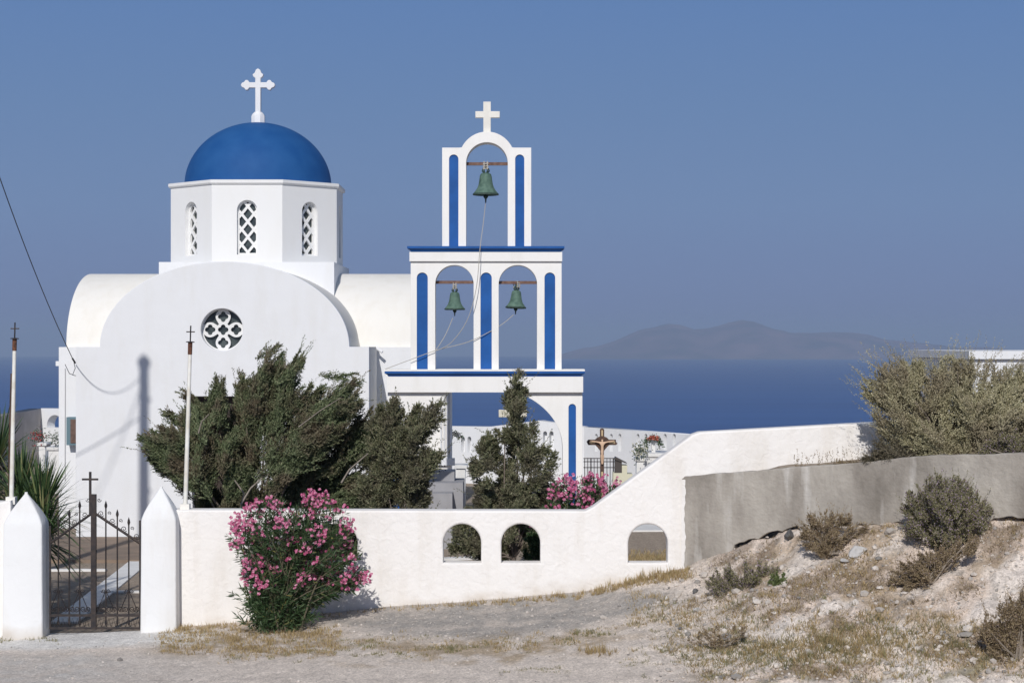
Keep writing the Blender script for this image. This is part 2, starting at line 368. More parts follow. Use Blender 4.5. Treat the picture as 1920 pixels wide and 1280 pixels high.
na = t.nodes.new('ShaderNodeTexNoise'); na.inputs['Scale'].default_value = 34; na.inputs['Detail'].default_value = 6; na.inputs['Roughness'].default_value = .7
t.links.new(tc.outputs['Object'], na.inputs['Vector'])
mr = t.nodes.new('ShaderNodeMapRange'); mr.inputs['From Min'].default_value = .3; mr.inputs['From Max'].default_value = .7; mr.inputs['To Min'].default_value = .68; mr.inputs['To Max'].default_value = 1.3
t.links.new(na.outputs['Fac'], mr.inputs['Value'])
vo = t.nodes.new('ShaderNodeTexVoronoi'); vo.inputs['Scale'].default_value = 24; t.links.new(tc.outputs['Object'], vo.inputs['Vector'])
mr2 = t.nodes.new('ShaderNodeMapRange'); mr2.inputs['From Min'].default_value = 0; mr2.inputs['From Max'].default_value = 1; mr2.inputs['To Min'].default_value = .82; mr2.inputs['To Max'].default_value = 1.15
t.links.new(vo.outputs['Color'], mr2.inputs['Value'])
mu = t.nodes.new('ShaderNodeMath'); mu.operation = 'MULTIPLY'; t.links.new(mr.outputs[0], mu.inputs[0]); t.links.new(mr2.outputs[0], mu.inputs[1])
vm = t.nodes.new('ShaderNodeVectorMath'); vm.operation = 'SCALE'; t.links.new(ca.outputs['Color'], vm.inputs[0]); t.links.new(mu.outputs[0], vm.inputs['Scale'])
t.links.new(vm.outputs[0], b.inputs['Base Color'])
bp = t.nodes.new('ShaderNodeBump'); bp.inputs['Strength'].default_value = .9; bp.inputs['Distance'].default_value = .03
t.links.new(na.outputs['Fac'], bp.inputs['Height']); t.links.new(bp.outputs[0], b.inputs['Normal'])
link_mesh('ground', me, gmat, smooth=180)['kind'] = 'structure'
def gz(x, y): return float(terrain(np.array([float(x)]), np.array([float(y)]))[0])
def ground_at(px, py):
    """world point where the sight line of a photo pixel meets the ground"""
    ds = np.linspace(22.8, 29, 400); xx = (px-960)*ds/F; zz = (HZ-py)*ds/F
    tz = terrain(xx, ds); k = np.argmax(zz < tz) if (zz < tz).any() else 399
    return Vector((float(xx[k]), float(ds[k]), float(tz[k])))
# asphalt of the road at the near left edge
mb = MB(); mb.plate([[(-30, 18), (-5.35, 18), (-5.5, 24.3), (-5.9, 24.74), (-7.2, 24.80), (-30, 24.82)]], -4.60, -4.395, 0, Matrix(((1, 0, 0, 0), (0, 0, 1, 0), (0, 1, 0, 0), (0, 0, 0, 1))))
mb.build('road', mat('asphalt', (.055, .055, .06), .9, var=.3, vscale=20, bump=.5, bscale=60))['kind'] = 'structure'

# ================================================================ CHURCH
U = .012
FD = 43.2; YC = 48.85; XC = -6.455; D2 = 45.75
def fx(x): return (x-960)*U
def fz(y): return (HZ-y)*U
def arc(cx, cz, rx, rz, a0, a1, n): return [(cx+rx*math.cos(R(a0+(a1-a0)*i/n)), cz+rz*math.sin(R(a0+(a1-a0)*i/n))) for i in range(n+1)]
def circ(cx, cz, r, n=48): return [(cx+r*math.cos(2*math.pi*i/n), cz+r*math.sin(2*math.pi*i/n)) for i in range(n)]
church = thing('church', (XC, YC, -4.42), 'white Orthodox church with blue dome, barrel vaults and round rose window', 'church')
z0 = -4.7; sx0, sx1 = fx(142), fx(692); zsp = fz(650); ecx = fx(421); ew = fx(655)-ecx; eh = fz(490)-zsp
outline = [(sx0, z0), (sx1, z0), (sx1, zsp)]+arc(ecx, zsp, ew, eh, 0, 180, 56)+[(sx0, zsp)]
rose_c = (fx(416), fz(618)); rose_r = 39.5*U
door = [(fx(361), -4.42), (fx(474), -4.42), (fx(474), fz(743)), (fx(361), fz(743))]
MB().plate([outline, circ(*rose_c, rose_r, 64), door], FD, FD+.34, .015).build('facade', M['white'], church, 35)
inner = [(x_+(.004 if x_ < ecx else -.004), z_-(.004 if z_ > -4 else 0)) for x_, z_ in outline]
MB().plate([inner], FD+.338, YC).build('nave_vault', M['cream'], church, 35)
MB().box(fx(361)+.01, fx(474)-.01, FD+.26, FD+.33, -4.6, fz(743)-.01).build('door', M['door'], church)
# cross arm (profile along the depth)
hd = YC-D2
prof = [(-hd, z0), (hd, z0), (hd, fz(651)), (hd-.25, fz(651))]+[(a, b_) for a, b_ in arc(0, fz(651), hd-.25, 145*U-fz(651), 2, 178, 50)]+[(-hd+.25, fz(651)), (-hd, fz(651))]
RZ = Matrix.Translation((0, YC, 0)) @ Matrix.Rotation(R(90), 4, 'Z')     # local x -> world y, local y -> world -x
xl = X_(110, D2); xr = 2*XC-xl
vault = [(a, b_) for a, b_ in arc(0, fz(651), hd-.25, 145*U-fz(651), 0, 180, 50)]+[(-hd+.25, fz(651)-.3), (hd-.25, fz(651)-.3)]
MB().plate([[(-hd, z0), (hd, z0), (hd, fz(651)), (-hd, fz(651))]], -xr, -xl, .012, RZ).build('transept_wall', M['white'], church, 35)
MB().plate([vault], -xr+.12, -xl-.12, .012, RZ).build('transept_vault', M['cream'], church, 35)
# plinth under the drum
mb = MB(); mb.box(XC-2.13, XC+2.13, YC-2.17, YC+2.13, .9, 1.955); mb.build('drum_plinth', M['white'], church)
# drum
RD = 2.244; ap = RD*math.cos(R(22.5)); sw = 2*RD*math.sin(R(22.5))
zd0, zd1 = 1.93, 3.86
def arch_poly(x0, x1, zb, zt, n=16):
    r = (x1-x0)/2; cx = (x0+x1)/2
    return [(x0, zb), (x1, zb)]+arc(cx, zt-r, r, r, 0, 180, n)
mb = MB()
ww = .247; wz0, wz1 = 2.14, 3.47
for k in range(8):
    a = R(45*k); MM = Matrix.Translation((XC, YC, 0)) @ Matrix.Rotation(a, 4, 'Z')
    mb.plate([[(-sw/2, zd0), (sw/2, zd0), (sw/2, zd1), (-sw/2, zd1)], arch_poly(-ww, ww, wz0, wz1)], -ap, -ap+.26, 0, MM)
mb.build('drum', M['drum_white'], church)
MB().lathe([(RD-.2, zd1-.02), (RD+.04, zd1), (RD+.065, zd1+.03), (RD+.065, zd1+.095), (RD+.03, zd1+.105)], (XC, YC, 0), 8, True, R(22.5)).build('drum_cornice', M['drum_white'], church)
dr, dh = 1.855, 1.625; zb = zd1+.10
MB().lathe([(dr+.01, zb-.05)]+[(dr*math.cos(R(a)), zb+dh*math.sin(R(a))) for a in np.linspace(0, 89, 40)], (XC, YC, 0), 96).build('dome', M['dome_blue'], church, 60)
def clip_bar(p, q, inside):
    pts = [(p[0]+(q[0]-p[0])*t_, p[1]+(q[1]-p[1])*t_) for t_ in np.linspace(0, 1, 120)]
    ins = [c for c in pts if inside(*c)]
    return (ins[0], ins[-1]) if len(ins) > 6 else None
def in_arch(x, z): return abs(x) < ww-.02 and z > wz0+.02 and (z < wz1-ww or math.hypot(x, z-(wz1-ww)) < ww-.02)
for k in (0, 1, 7, 2, 6):
    a = R(45*k); MM = Matrix.Translation((XC, YC, 0)) @ Matrix.Rotation(a, 4, 'Z')
    mb = MB(); st = .425
    for sgn in (1, -1):
        for j in range(-2, 6):
            zc = wz0+.06+.375*j
            s_ = clip_bar((-1, zc-sgn*1.25), (1, zc+sgn*1.25), in_arch)
            if not s_: continue
            (xa_, za_), (xb_, zb_) = s_
            L = math.hypot(xb_-xa_, zb_-za_); nx_, nz_ = -(zb_-za_)/L*.031, (xb_-xa_)/L*.031
            yo = -ap+.125+(.004 if sgn > 0 else 0)
            mb.plate([[(xa_-nx_, za_-nz_), (xb_-nx_, zb_-nz_), (xb_+nx_, zb_+nz_), (xa_+nx_, za_+nz_)]], yo, yo+.05, 0, MM)
    mb.plate([arch_poly(-ww+.001, ww-.001, wz0+.001, wz1-.001), arch_poly(-ww+.045, ww-.045, wz0+.045, wz1-.045)], -ap+.118, -ap+.18, 0, MM)
    wn = mb.build('window', M['drum_white'], church)
    MB().plate([arch_poly(-ww+.002, ww-.002, wz0+.002, wz1-.002)], -ap+.20, -ap+.21, 0, MM).build('pane', M['glass_dark'], wn)
# rose window
cx, cz = rose_c; holes = []
def quatre(qx, qz, s_):
    out = []
    for q in range(4):
        a = math.pi/2*q; ox, oz = qx+s_*.55*math.cos(a), qz+s_*.55*math.sin(a)
        for i in range(9):
            b_ = a-math.pi/2+math.pi*i/8; out.append((ox+s_*.45*math.cos(b_), oz+s_*.45*math.sin(b_)))
    return out
Dd = rose_r*.62; rs = rose_r*.345; rc = rose_r*.33; Ro = rose_r*.945
for ax, az_ in ((0, 0), (Dd, 0), (-Dd, 0), (0, Dd), (0, -Dd)): holes.append(quatre(cx+ax, cz+az_, rose_r*.25))
for q in range(4):
    mid = math.pi/4+q*math.pi/2; outr = []; inn = []
    for th in np.linspace(mid-.70, mid+.70, 41):
        rin = rc
        for c in range(4):
            ca_ = c*math.pi/2; d_ = math.cos(th-ca_)*Dd; e_ = abs(math.sin(th-ca_)*Dd)
            if e_ < rs+.006 and d_ > 0: rin = max(rin, d_+math.sqrt((rs+.006)**2-e_**2))
        if rin < Ro-.006: outr.append((cx+Ro*math.cos(th), cz+Ro*math.sin(th))); inn.append((cx+rin*math.cos(th), cz+rin*math.sin(th)))
    holes.append(outr+inn[::-1])
rw = MB().plate([circ(cx, cz, rose_r-.001, 64)]+holes, FD+.19, FD+.25, .004).build('rose_window', M['drum_white'], church)
MB().plate([circ(cx, cz, rose_r-.002, 48)], FD+.28, FD+.29).build('pane', M['glass_dark'], rw)
# dome cross with budded ends
def q2(x): return XC+(x-484)*.01357
def q3(y): return zb+dh+(232-y)*.01357
mb = MB(); mb.lathe([(.18, -.06), (.18, .16), (.15, .22), (.10, .27)], (XC, YC, zb+dh), 8, True, R(22.5))
h_ = .085
cp = [(q2(479), q3(213)), (q2(489), q3(213)), (q2(489), q3(167)), (q2(500), q3(167))]
cp += [(q2(503), q3(171)), (q2(507), q3(171.5)), (q2(510), q3(167.5)), (q2(514), q3(166)), (q2(516), q3(162)), (q2(514), q3(158)), (q2(510), q3(156.5)), (q2(507), q3(152.5)), (q2(503), q3(153)), (q2(500), q3(157))]
cp += [(q2(489), q3(157)), (q2(489), q3(149))]
cp += [(q2(493), q3(146)), (q2(494), q3(142)), (q2(490), q3(139)), (q2(488), q3(133.5)), (q2(484), q3(131)), (q2(480), q3(133.5)), (q2(478), q3(139)), (q2(474), q3(142)), (q2(475), q3(146)), (q2(479), q3(149))]
cp += [(q2(479), q3(157)), (q2(468), q3(157)), (q2(465), q3(153)), (q2(461), q3(152.5)), (q2(458), q3(156.5)), (q2(454), q3(158)), (q2(452), q3(162)), (q2(454), q3(166)), (q2(458), q3(167.5)), (q2(461), q3(171.5)), (q2(465), q3(171)), (q2(468), q3(167)), (q2(479), q3(167))]
mb.plate([cp], YC-h_, YC+h_, .012); mb.build('dome_cross', M['white'], church, 40)
# spout, meter box and insulator on the left
MB().box(X_(102.5, D2), xl+.02, D2+.1, D2+.3, Z_(686, D2), Z_(677, D2)).build('roof_spout', M['white'], church)
x0_, x1_ = X_(125, D2-.25), X_(141, D2-.25)
bx = MB(); bx.box(x0_, x1_+.25, D2-.28, D2+.01, Z_(833, D2), Z_(781, D2)); bx = bx.build('wall_box', mat('box_teal', (.12, .20, .24), .6), church)
MB().box(x0_+.10, x1_+.2, D2-.30, D2-.279, Z_(829, D2), Z_(785, D2)).build('box_door', mat('box_brown', (.16, .10, .08), .7, var=.4, vscale=12), bx)
MB().tube([P(706, 652, D2-.02), P(706, 652, D2-.3)+Vector((.0, 0, 0)), P(717, 660, D2-.35)], .035).build('roof_spout', M['white'], church)
# side porch on the right, seen through the tower arch
pd = 45.0
mb = MB(); mb.box(X_(764, pd), X_(846, pd), pd, D2+.01, -4.5, Z_(718, pd))
mb.build('side_porch', M['tower_white'], church)
mb = MB()
for k in range(4): mb.tube([P(827+k*6, 730, pd-.03), P(827+k*6, 858, pd-.03)], .022)
mb.box(X_(822, pd), X_(853, pd), pd-.09, pd-.004, Z_(872, pd), Z_(858, pd)); mb.build('porch_pilaster', M['white'], church, 40)
mb = MB()
mb.box(X_(800, 41.8), X_(868, 41.8), 41.8, 43.3, -4.5, Z_(905, 41.8)); mb.box(X_(798, 42.4), X_(852, 42.4), 42.4, 43.31, -4.5, Z_(884, 42.4)); mb.box(X_(790, 41.2), X_(848, 41.2), 41.2, 41.79, -4.5, Z_(925, 41.2))
mb.build('porch_steps', M['gray_soft'], church)  # steps lie in shade, painted here as a grey base colour
# seam of the downpipe-like cable on the left wall
MB().tube([P(122, 690, D2-.03), P(121.5, 900, D2-.03)], .01, 6).build('wall_cable', mat('cable_white', (.6, .6, .6), .7), church)

# ================================================================ BELL TOWER
TD = 40.0; TT = .46
def tx(x): return X_(x, TD)
def tz(y): return Z_(y, TD)
tower = thing('bell_tower', (tx(908), TD+TT/2, -4.42), 'white three-tiered bell tower with blue arched panels and open arches', 'bell tower')
def arch_px(x0, x1, yb, yt): return arch_poly(tx(x0), tx(x1), tz(yb), tz(yt), 28)
def tier(name, outline, opens, panels):
    """solid core with openings, a thin front skin that also has the panel recesses"""
    mb = MB(); mb.plate([outline]+opens, TD+.05, TD+TT); mb.plate([outline]+opens+panels, TD, TD+.049, .004)
    o = mb.build(name, M['tower_white'], tower, 35)
    for p_ in panels:
        cx_ = sum(q[0] for q in p_)/len(p_)
        MB().plate([p_], TD+.028, TD+.0495).build('blue_panel', M['blue'], tower)
    return o
o3 = [(tx(829), tz(463)), (tx(996), tz(463)), (tx(996), tz(277)), (tx(965), tz(277))]+[(a, b_) for a, b_ in arc(tx(913), tz(301), tx(966)-tx(913), tz(247)-tz(301), 27, 153, 30)]+[(tx(861), tz(277)), (tx(829), tz(277))]
op3 = [[(tx(874), tz(462.6)), (tx(952), tz(462.6))]+arc(tx(913), tz(306), tx(952)-tx(913), tz(267)-tz(306), 0, 180, 32)]
# openings reach the tier's foot: keep a thin sill inside the cornice
tier('top_tier', [(x_, z_ if z_ > tz(462) else tz(468)) for x_, z_ in o3], op3, [arch_px(842, 859.5, 462.5, 290), arch_px(966, 983, 462.5, 290)])
def cyma(name, x0, x1, y0, y1, ov, m):
    mb = MB(); a, b_ = tx(x0), tx(x1); zt, zb_ = tz(y0), tz(y1)
    secs = []
    for (ins, z) in ((.08, zb_), (.05, zb_+(zt-zb_)*.35), (.0, zb_+(zt-zb_)*.6), (.0, zt)):
        secs.append([(a+ins, TD-ov+ins, z), (b_-ins, TD-ov+ins, z), (b_-ins, TD+TT+ov-ins, z), (a+ins, TD+TT+ov-ins, z)])
    return mb.loft(secs).build(name, m, tower)
cyma('blue_cornice', 764, 1058, 462, 472.5, .14, M['blue'])
MB().box(tx(768), tx(1054), TD-.055, TD+TT+.055, tz(490), tz(472.6)).build('white_band', M['tower_white'], tower)
o2 = [(tx(770), tz(698)), (tx(1053), tz(698)), (tx(1053), tz(489)), (tx(770), tz(489))]
tier('middle_tier', o2, [arch_px(816, 888, 692.6, 497), arch_px(935, 1007, 692.6, 497)], [arch_px(781.5, 802, 692.5, 511), arch_px(901, 922, 692.5, 511), arch_px(1021, 1041, 692.5, 511)])
MB().box(tx(722), tx(1096), TD-.17, TD+TT+.17, tz(695.5), tz(692)).build('white_ledge', M['tower_white'], tower)
cyma('blue_cornice', 722, 1096, 695.6, 705.5, .17, M['blue'])
MB().box(tx(726), tx(1093), TD-.115, TD+TT+.115, tz(735), tz(705.6)).build('white_band', M['tower_white'], tower)
zbot = -4.6
o1 = [(tx(727), zbot), (tx(761), zbot), (tx(761), tz(840))]+arc(tx(908), tz(840), tx(1055)-tx(908), tz(725)-tz(840), 180, 0, 48)[1:-1]+[(tx(1055), tz(840)), (tx(1055), zbot), (tx(1092), zbot), (tx(1092), tz(720)), (tx(727), tz(720))]
tier('lower_tier', o1, [], [arch_px(1066, 1080, 1035, 757), arch_px(736, 750, 1035, 757)])
mb = MB(); hb = .07
mb.plate([[(tx(906), tz(250)), (tx(920), tz(250)), (tx(920), tz(219)), (tx(937), tz(219)), (tx(937), tz(207)), (tx(920), tz(207)), (tx(920), tz(189)), (tx(906), tz(189)), (tx(906), tz(207)), (tx(891), tz(207)), (tx(891), tz(219)), (tx(906), tz(219))]], TD+TT/2-hb, TD+TT/2+hb, .008)
mb.build('tower_cross', M['cross_white'], tower, 40)
for x0, x1, y in ((874, 952, 305.5), (816, 888, 528.5), (935, 1007, 529)):
    MB().box(tx(x0)-.02, tx(x1)+.02, TD+TT/2-.035, TD+TT/2+.035, tz(y+2.8), tz(y-2.8)).build('bell_beam', mat('beam_rust', (.13, .07, .055), .9, base2=(.22, .14, .11), vscale=14) if y < 400 else bpy.data.materials['beam_rust'], tower)
# ---- bells (origin at the hanging point)
def make_bell(loc, s, label):
    t = thing('bell', loc, label, 'bell', 'green bells in the tower arches')
    prof = [(.02, -.04), (.085, -.045), (.115, -.07), (.13, -.12), (.14, -.2), (.155, -.29), (.185, -.37), (.225, -.43), (.262, -.475), (.272, -.51), (.255, -.52), (.235, -.50), (.16, -.4), (.11, -.2), (.02, -.1)]
    MB().lathe([(r*s, z*s) for r, z in prof], (0, 0, 0), 36, False).build('bell_body', M['bronze'], t, 50, local=True)
    MB().lathe([(r*s, z*s) for r, z in ((.264, -.478), (.281, -.492), (.281, -.518), (.25, -.524))], (0, 0, 0), 36, False).build('bell_rim', M['bronze_dark'], t, 50, local=True)
    mb = MB()
    for a in range(6):
        c, q = math.cos(a*math.pi/3), math.sin(a*math.pi/3)
        mb.tube([(c*.03*s, q*.03*s, -.05*s), (c*.075*s, q*.075*s, -.0), (c*.06*s, q*.06*s, .05*s), (0, 0, .07*s)], .017*s, 6)
    mb.tube([(0, 0, .05*s), (.0, 0, .13*s)], .04*s, 8)
    mb.build('crown', M['bronze_dark'], t, 60, local=True)
    mb = MB()
    for dx in (-.035, .035): mb.tube([(dx*s, -.06, .03*s), (dx*s, -.062, .2*s), (dx*s, .062, .2*s), (dx*s, .06, .03*s)], .014*s, 6)
    for z in (.04, .09, .14): mb.tube([(-.06*s, -.065, z*s), (.06*s, -.065, (z+.02)*s)], .012*s, 6)
    mb.build('wire_binding', M['rope'], t, 60, local=True)
    mb = MB(); mb.tube([(0, 0, -.2*s), (0, 0, -.52*s)], .012*s, 6); mb.lathe([(.012*s, -.50*s), (.05*s, -.53*s), (.052*s, -.56*s), (.02*s, -.60*s), (.012*s, -.68*s), (.004*s, -.69*s)], (0, 0, 0), 12)
    mb.build('clapper', M['bronze_dark'], t, 60, local=True)
    return t
ty = TD+TT/2
make_bell((tx(910.5), ty, tz(319)), .97, 'largest green bronze bell hanging alone in the top arch')
b2 = make_bell((tx(852), ty, tz(544)), .78, 'green bronze bell hanging in the left arch of the middle tier')
b3 = copy_tree(b2); b3.location = (tx(968.5), ty, tz(541)); b3.rotation_euler = (0, R(3), R(40)); b3['label'] = 'green bronze bell hanging in the right arch of the middle tier'
def rope(pts, label, r=.0075):
    P3 = [Vector(q) for q in pts]
    mb = MB(); sm_ = []
    for i in range(len(P3)-1):
        for k in range(8):
            t_ = k/8; p0 = P3[max(i-1, 0)]; p1 = P3[i]; p2 = P3[i+1]; p3 = P3[min(i+2, len(P3)-1)]
            sm_.append(.5*((2*p1)+(p2-p0)*t_+(2*p0-5*p1+4*p2-p3)*t_*t_+(3*p1-p0-3*p2+p3)*t_**3))
    sm_.append(P3[-1]); mb.tube(sm_, r, 5)
    return tag(mb.build('bell_rope', M['rope'], None, 60), label, 'rope', 'ropes tied to the bells')
rope([P(911, 375, ty), P(906, 420, ty-.05), P(900, 466, TD-.2), P(893, 540, TD-.22), P(876, 600, TD-.18), P(846, 642, TD-.1), P(819, 657, TD-.06)], 'long slack rope falling from the top bell')
rope([P(849, 596, ty), P(835, 628, TD+.1), P(817, 657, TD-.06)], 'short rope from the bell in the left arch')
rope([P(963, 590, ty), P(935, 612, TD+.05), P(880, 640, TD-.06), P(820, 656, TD-.06), P(770, 674, TD-.1), P(722, 692, TD-.16)], 'rope from the right arch bell running down left past the tower')

# ================================================================ FRONT WALL, PIERS, RETAINING WALL
WD = 28.9
def wx(x): return X_(x, WD)
def wz(y): return Z_(y, WD)
out = [(wx(322), -4.9), (wx(322), wz(955.5)), (wx(700), wz(956.5)), (wx(1098), wz(957.5)), (wx(1112), wz(950)), (wx(1240), wz(857)), (wx(1298), wz(815)), (wx(1312), wz(810)), (wx(1640), wz(792)), (wx(2060), wz(788)), (wx(2060), -4.9)]
hol = [arch_poly(wx(a), wx(b_), wz(1055), wz(982), 20) for a, b_ in ((598, 670), (831, 902), (940, 1013), (1178, 1252))]
fw = MB().plate([out]+hol, WD, WD+.36, .03).build('front_wall', M['rough_white'], None, 35)
tag(fw, 'rough white wall with arched openings sloping up to the right', 'wall')
lw = MB().plate([[(wx(-300), -4.9), (wx(20), -4.9), (wx(20), wz(938)), (wx(0), wz(941)), (wx(-300), wz(930))]], WD, WD+.36, .03).build('boundary_wall', M['rough_white'], None, 35)
tag(lw, 'white wall at the left frame edge beside the gate pier', 'wall')
def pier(cxp, wpx, sh_y, tip_y, label, d=28.62):
    s = d/F; hw = wpx*s/2; X0 = (cxp-960)*s; y0 = d; dep = .46
    zs = Z_(sh_y, d); zt = Z_(tip_y, d+dep/2)
    t = []
    def sec(h, q, z):   # rounded square section
        c = []; r = min(.035, h*.6, q*.6)
        for (sx, sy, a0) in ((1, 1, 0), (-1, 1, 90), (-1, -1, 180), (1, -1, 270)):
            for k in range(4):
                a = R(a0+k*30); c.append((X0+sx*(h-r)+r*math.cos(a), y0+dep/2+sy*(q-r)+r*math.sin(a), z))
        return c
    secs = [sec(hw*1.06, dep/2*1.05, -4.9), sec(hw*1.02, dep/2*1.02, -3.6), sec(hw, dep/2, zs)]
    for u in np.linspace(.06, 1, 16): k = max(.07, (1-u**1.35)); secs.append(sec(hw*k, dep/2*k, zs+(zt-zs)*u))
    o = MB().loft(secs).build('gate_pier', M['pier_white'], None, 24)
    return tag(o, label, 'gate pier', 'pointed piers at the gate')
pier(42, 73, 985, 922, 'white pointed gate pier left of the iron gate')
pier(297, 66, 976, 911, 'white pointed gate pier right of the iron gate, joined to the long wall')
# concrete retaining wall, running to the right and a little towards the viewer
gA = Vector((X_(1278, 28.86), 28.86, 0)); gB = Vector((X_(2300, 25.25), 25.25, 0))
gl = (gB-gA).length; ga = math.atan2(gB.y-gA.y, gB.x-gA.x)
GM = Matrix.Translation(gA) @ Matrix.Rotation(ga, 4, 'Z')
def gu(px):                                   # distance along the wall of a photo column
    k = (px-960)/F; dx, dy = (gB-gA).x/gl, (gB-gA).y/gl
    return (k*gA.y-gA.x)/(dx-k*dy)
def gd(px): return gA.y+gu(px)*(gB-gA).y/gl
top = [(1278, 897), (1284, 893), (1330, 889), (1400, 884), (1480, 876), (1560, 871), (1640, 864), (1700, 857), (1760, 853), (1840, 852), (1920, 849), (2200, 846)]
rnd = random.Random(4)
tp = [(gu(x), Z_(y, gd(x))) for x, y in top]
top2 = []
for (a, b_), (c, d_) in zip(tp[:-1], tp[1:]):
    for k in range(8): top2.append((a+(c-a)*k/8, b_+(d_-b_)*k/8+rnd.uniform(-.005, .005)))
top2.append(tp[-1])
bot = []
for px in range(1278, 2200, 9):
    y = np.interp(px, WX, WY)
    if px < 1372: y += 24
    elif px < 1500: y += -2+rnd.uniform(-4, 3)
    elif px < 1860: y += 6+rnd.uniform(-3, 3)
    elif px < 1935: y += -1+rnd.uniform(-3, 2)
    else: y += 60
    bot.append((gu(px), Z_(y, gd(px))))
gm_ = bpy.data.materials.new('old_concrete'); gm_.use_nodes = True; t = gm_.node_tree; b = t.nodes['Principled BSDF']; b.inputs['Roughness'].default_value = .95; b.inputs['Specular IOR Level'].default_value = .1
tc = t.nodes.new('ShaderNodeTexCoord'); mp = t.nodes.new('ShaderNodeMapping'); mp.inputs['Scale'].default_value = (1, 1, .45)
n1_ = t.nodes.new('ShaderNodeTexNoise'); n1_.inputs['Scale'].default_value = 1.5; n1_.inputs['Detail'].default_value = 9; n1_.inputs['Roughness'].default_value = .6
t.links.new(tc.outputs['Object'], mp.inputs[0]); t.links.new(mp.outputs[0], n1_.inputs['Vector'])
rp = t.nodes.new('ShaderNodeValToRGB'); e = rp.color_ramp.elements; e[0].position = .32; e[0].color = (.22, .20, .175, 1); e[1].position = .66; e[1].color = (.45, .42, .375, 1)
q = e.new(.48); q.color = (.33, .303, .27, 1)
t.links.new(n1_.outputs['Fac'], rp.inputs[0])
mp2 = t.nodes.new('ShaderNodeMapping'); mp2.inputs['Scale'].default_value = (5, 5, .7); n2_ = t.nodes.new('ShaderNodeTexNoise'); n2_.inputs['Scale'].default_value = 1; n2_.inputs['Detail'].default_value = 6
t.links.new(tc.outputs['Object'], mp2.inputs[0]); t.links.new(mp2.outputs[0], n2_.inputs['Vector'])
mr = t.nodes.new('ShaderNodeMapRange'); mr.inputs['From Min'].default_value = .56; mr.inputs['From Max'].default_value = .74; mr.inputs['To Max'].default_value = .7; t.links.new(n2_.outputs['Fac'], mr.inputs['Value'])
mx = t.nodes.new('ShaderNodeMix'); mx.data_type = 'RGBA'; mx.inputs['B'].default_value = (.62, .60, .57, 1); t.links.new(mr.outputs[0], mx.inputs['Factor']); t.links.new(rp.outputs[0], mx.inputs['A'])
t.links.new(mx.outputs['Result'], b.inputs['Base Color'])
n3_ = t.nodes.new('ShaderNodeTexNoise'); n3_.inputs['Scale'].default_value = 14; n3_.inputs['Detail'].default_value = 8; t.links.new(tc.outputs['Object'], n3_.inputs['Vector'])
bp = t.nodes.new('ShaderNodeBump'); bp.inputs['Strength'].default_value = .6; bp.inputs['Distance'].default_value = .03; t.links.new(n3_.outputs['Fac'], bp.inputs['Height']); t.links.new(bp.outputs[0], b.inputs['Normal'])
o = MB().plate([top2[::-1]+bot], 0, .24, .012, GM).build('retaining_wall', gm_, None, 35)
tag(o, 'weathered grey concrete retaining wall with cracked foot on the bank', 'wall')
rnd = random.Random(9); ee = []
for k in range(60):
    z_ = tp[0][1]-.012+(Z_(1076, 28.8)-tp[0][1])*k/59; ee.append((.055+.010*math.sin(k*.21)+.006*math.sin(k*.9+1)+rnd.uniform(-.003, .003), z_))
MB().plate([[(-.002, ee[0][1]), (-.002, ee[-1][1])]+ee[::-1]], -.004, .002, 0, GM).build('whitewash_overlap', M['rough_white'], o)
# soil held behind it
us = np.arange(.05, gl, .12); vs = np.linspace(.2, 3.2, 16)
tu = [q[0] for q in tp]; tzv = [q[1] for q in tp]
vv = []; 
for vj in vs:
    for ui in us:
        p_ = GM @ Vector((ui, vj, 0)); vv.append((p_.x, min(p_.y, WD+.02) if p_.x < wx(2040) else p_.y, float(np.interp(ui, tu, tzv))-.035+float(fbm(np.array([ui]), np.array([vj]), 2.2, 3, 77)[0])*.05+.04*min(1, (vj-.2))))
nu = len(us); ff = [(j*nu+i, j*nu+i+1, (j+1)*nu+i+1, (j+1)*nu+i) for j in range(len(vs)-1) for i in range(nu-1)]
me = bpy.data.meshes.new('bank_soil'); me.from_pydata(vv, [], ff)
o = link_mesh('bank_soil', me, mat('soil_brown', (.30, .25, .20), .95, base2=(.2, .16, .12), vscale=6, bump=.6), smooth=180); o['kind'] = 'structure'

# ================================================================ GATE
GD = 28.86
gate = thing('iron_gate', (X_(177, GD), GD, -4.3), 'dark wrought iron double gate with scrolls and a cross on top', 'gate')
def g(x, y, dy=0): return P(x, y, GD+dy)
mb = MB(); mb.box(X_(171, GD), X_(180.5, GD), GD-.03, GD+.03, Z_(1179, GD), Z_(926, GD)); mb.build('centre_post', M['iron'], gate)
mb = MB(); mb.box(X_(167, GD), X_(171.4, GD), GD-.012, GD+.012, Z_(966, GD), Z_(884, GD)); mb.box(X_(154, GD), X_(184, GD), GD-.0155, GD+.0155, Z_(900, GD), Z_(896.4, GD)); mb.build('gate_cross', M['iron'], gate)
def spiral(cx_, cy_, r0, turns, a0, sg, n=22):
    return [g(cx_+sg*r0*(1-.82*i/n)*math.cos(a0+turns*2*math.pi*i/n), cy_+r0*(1-.82*i/n)*math.sin(a0+turns*2*math.pi*i/n)) for i in range(n+1)]
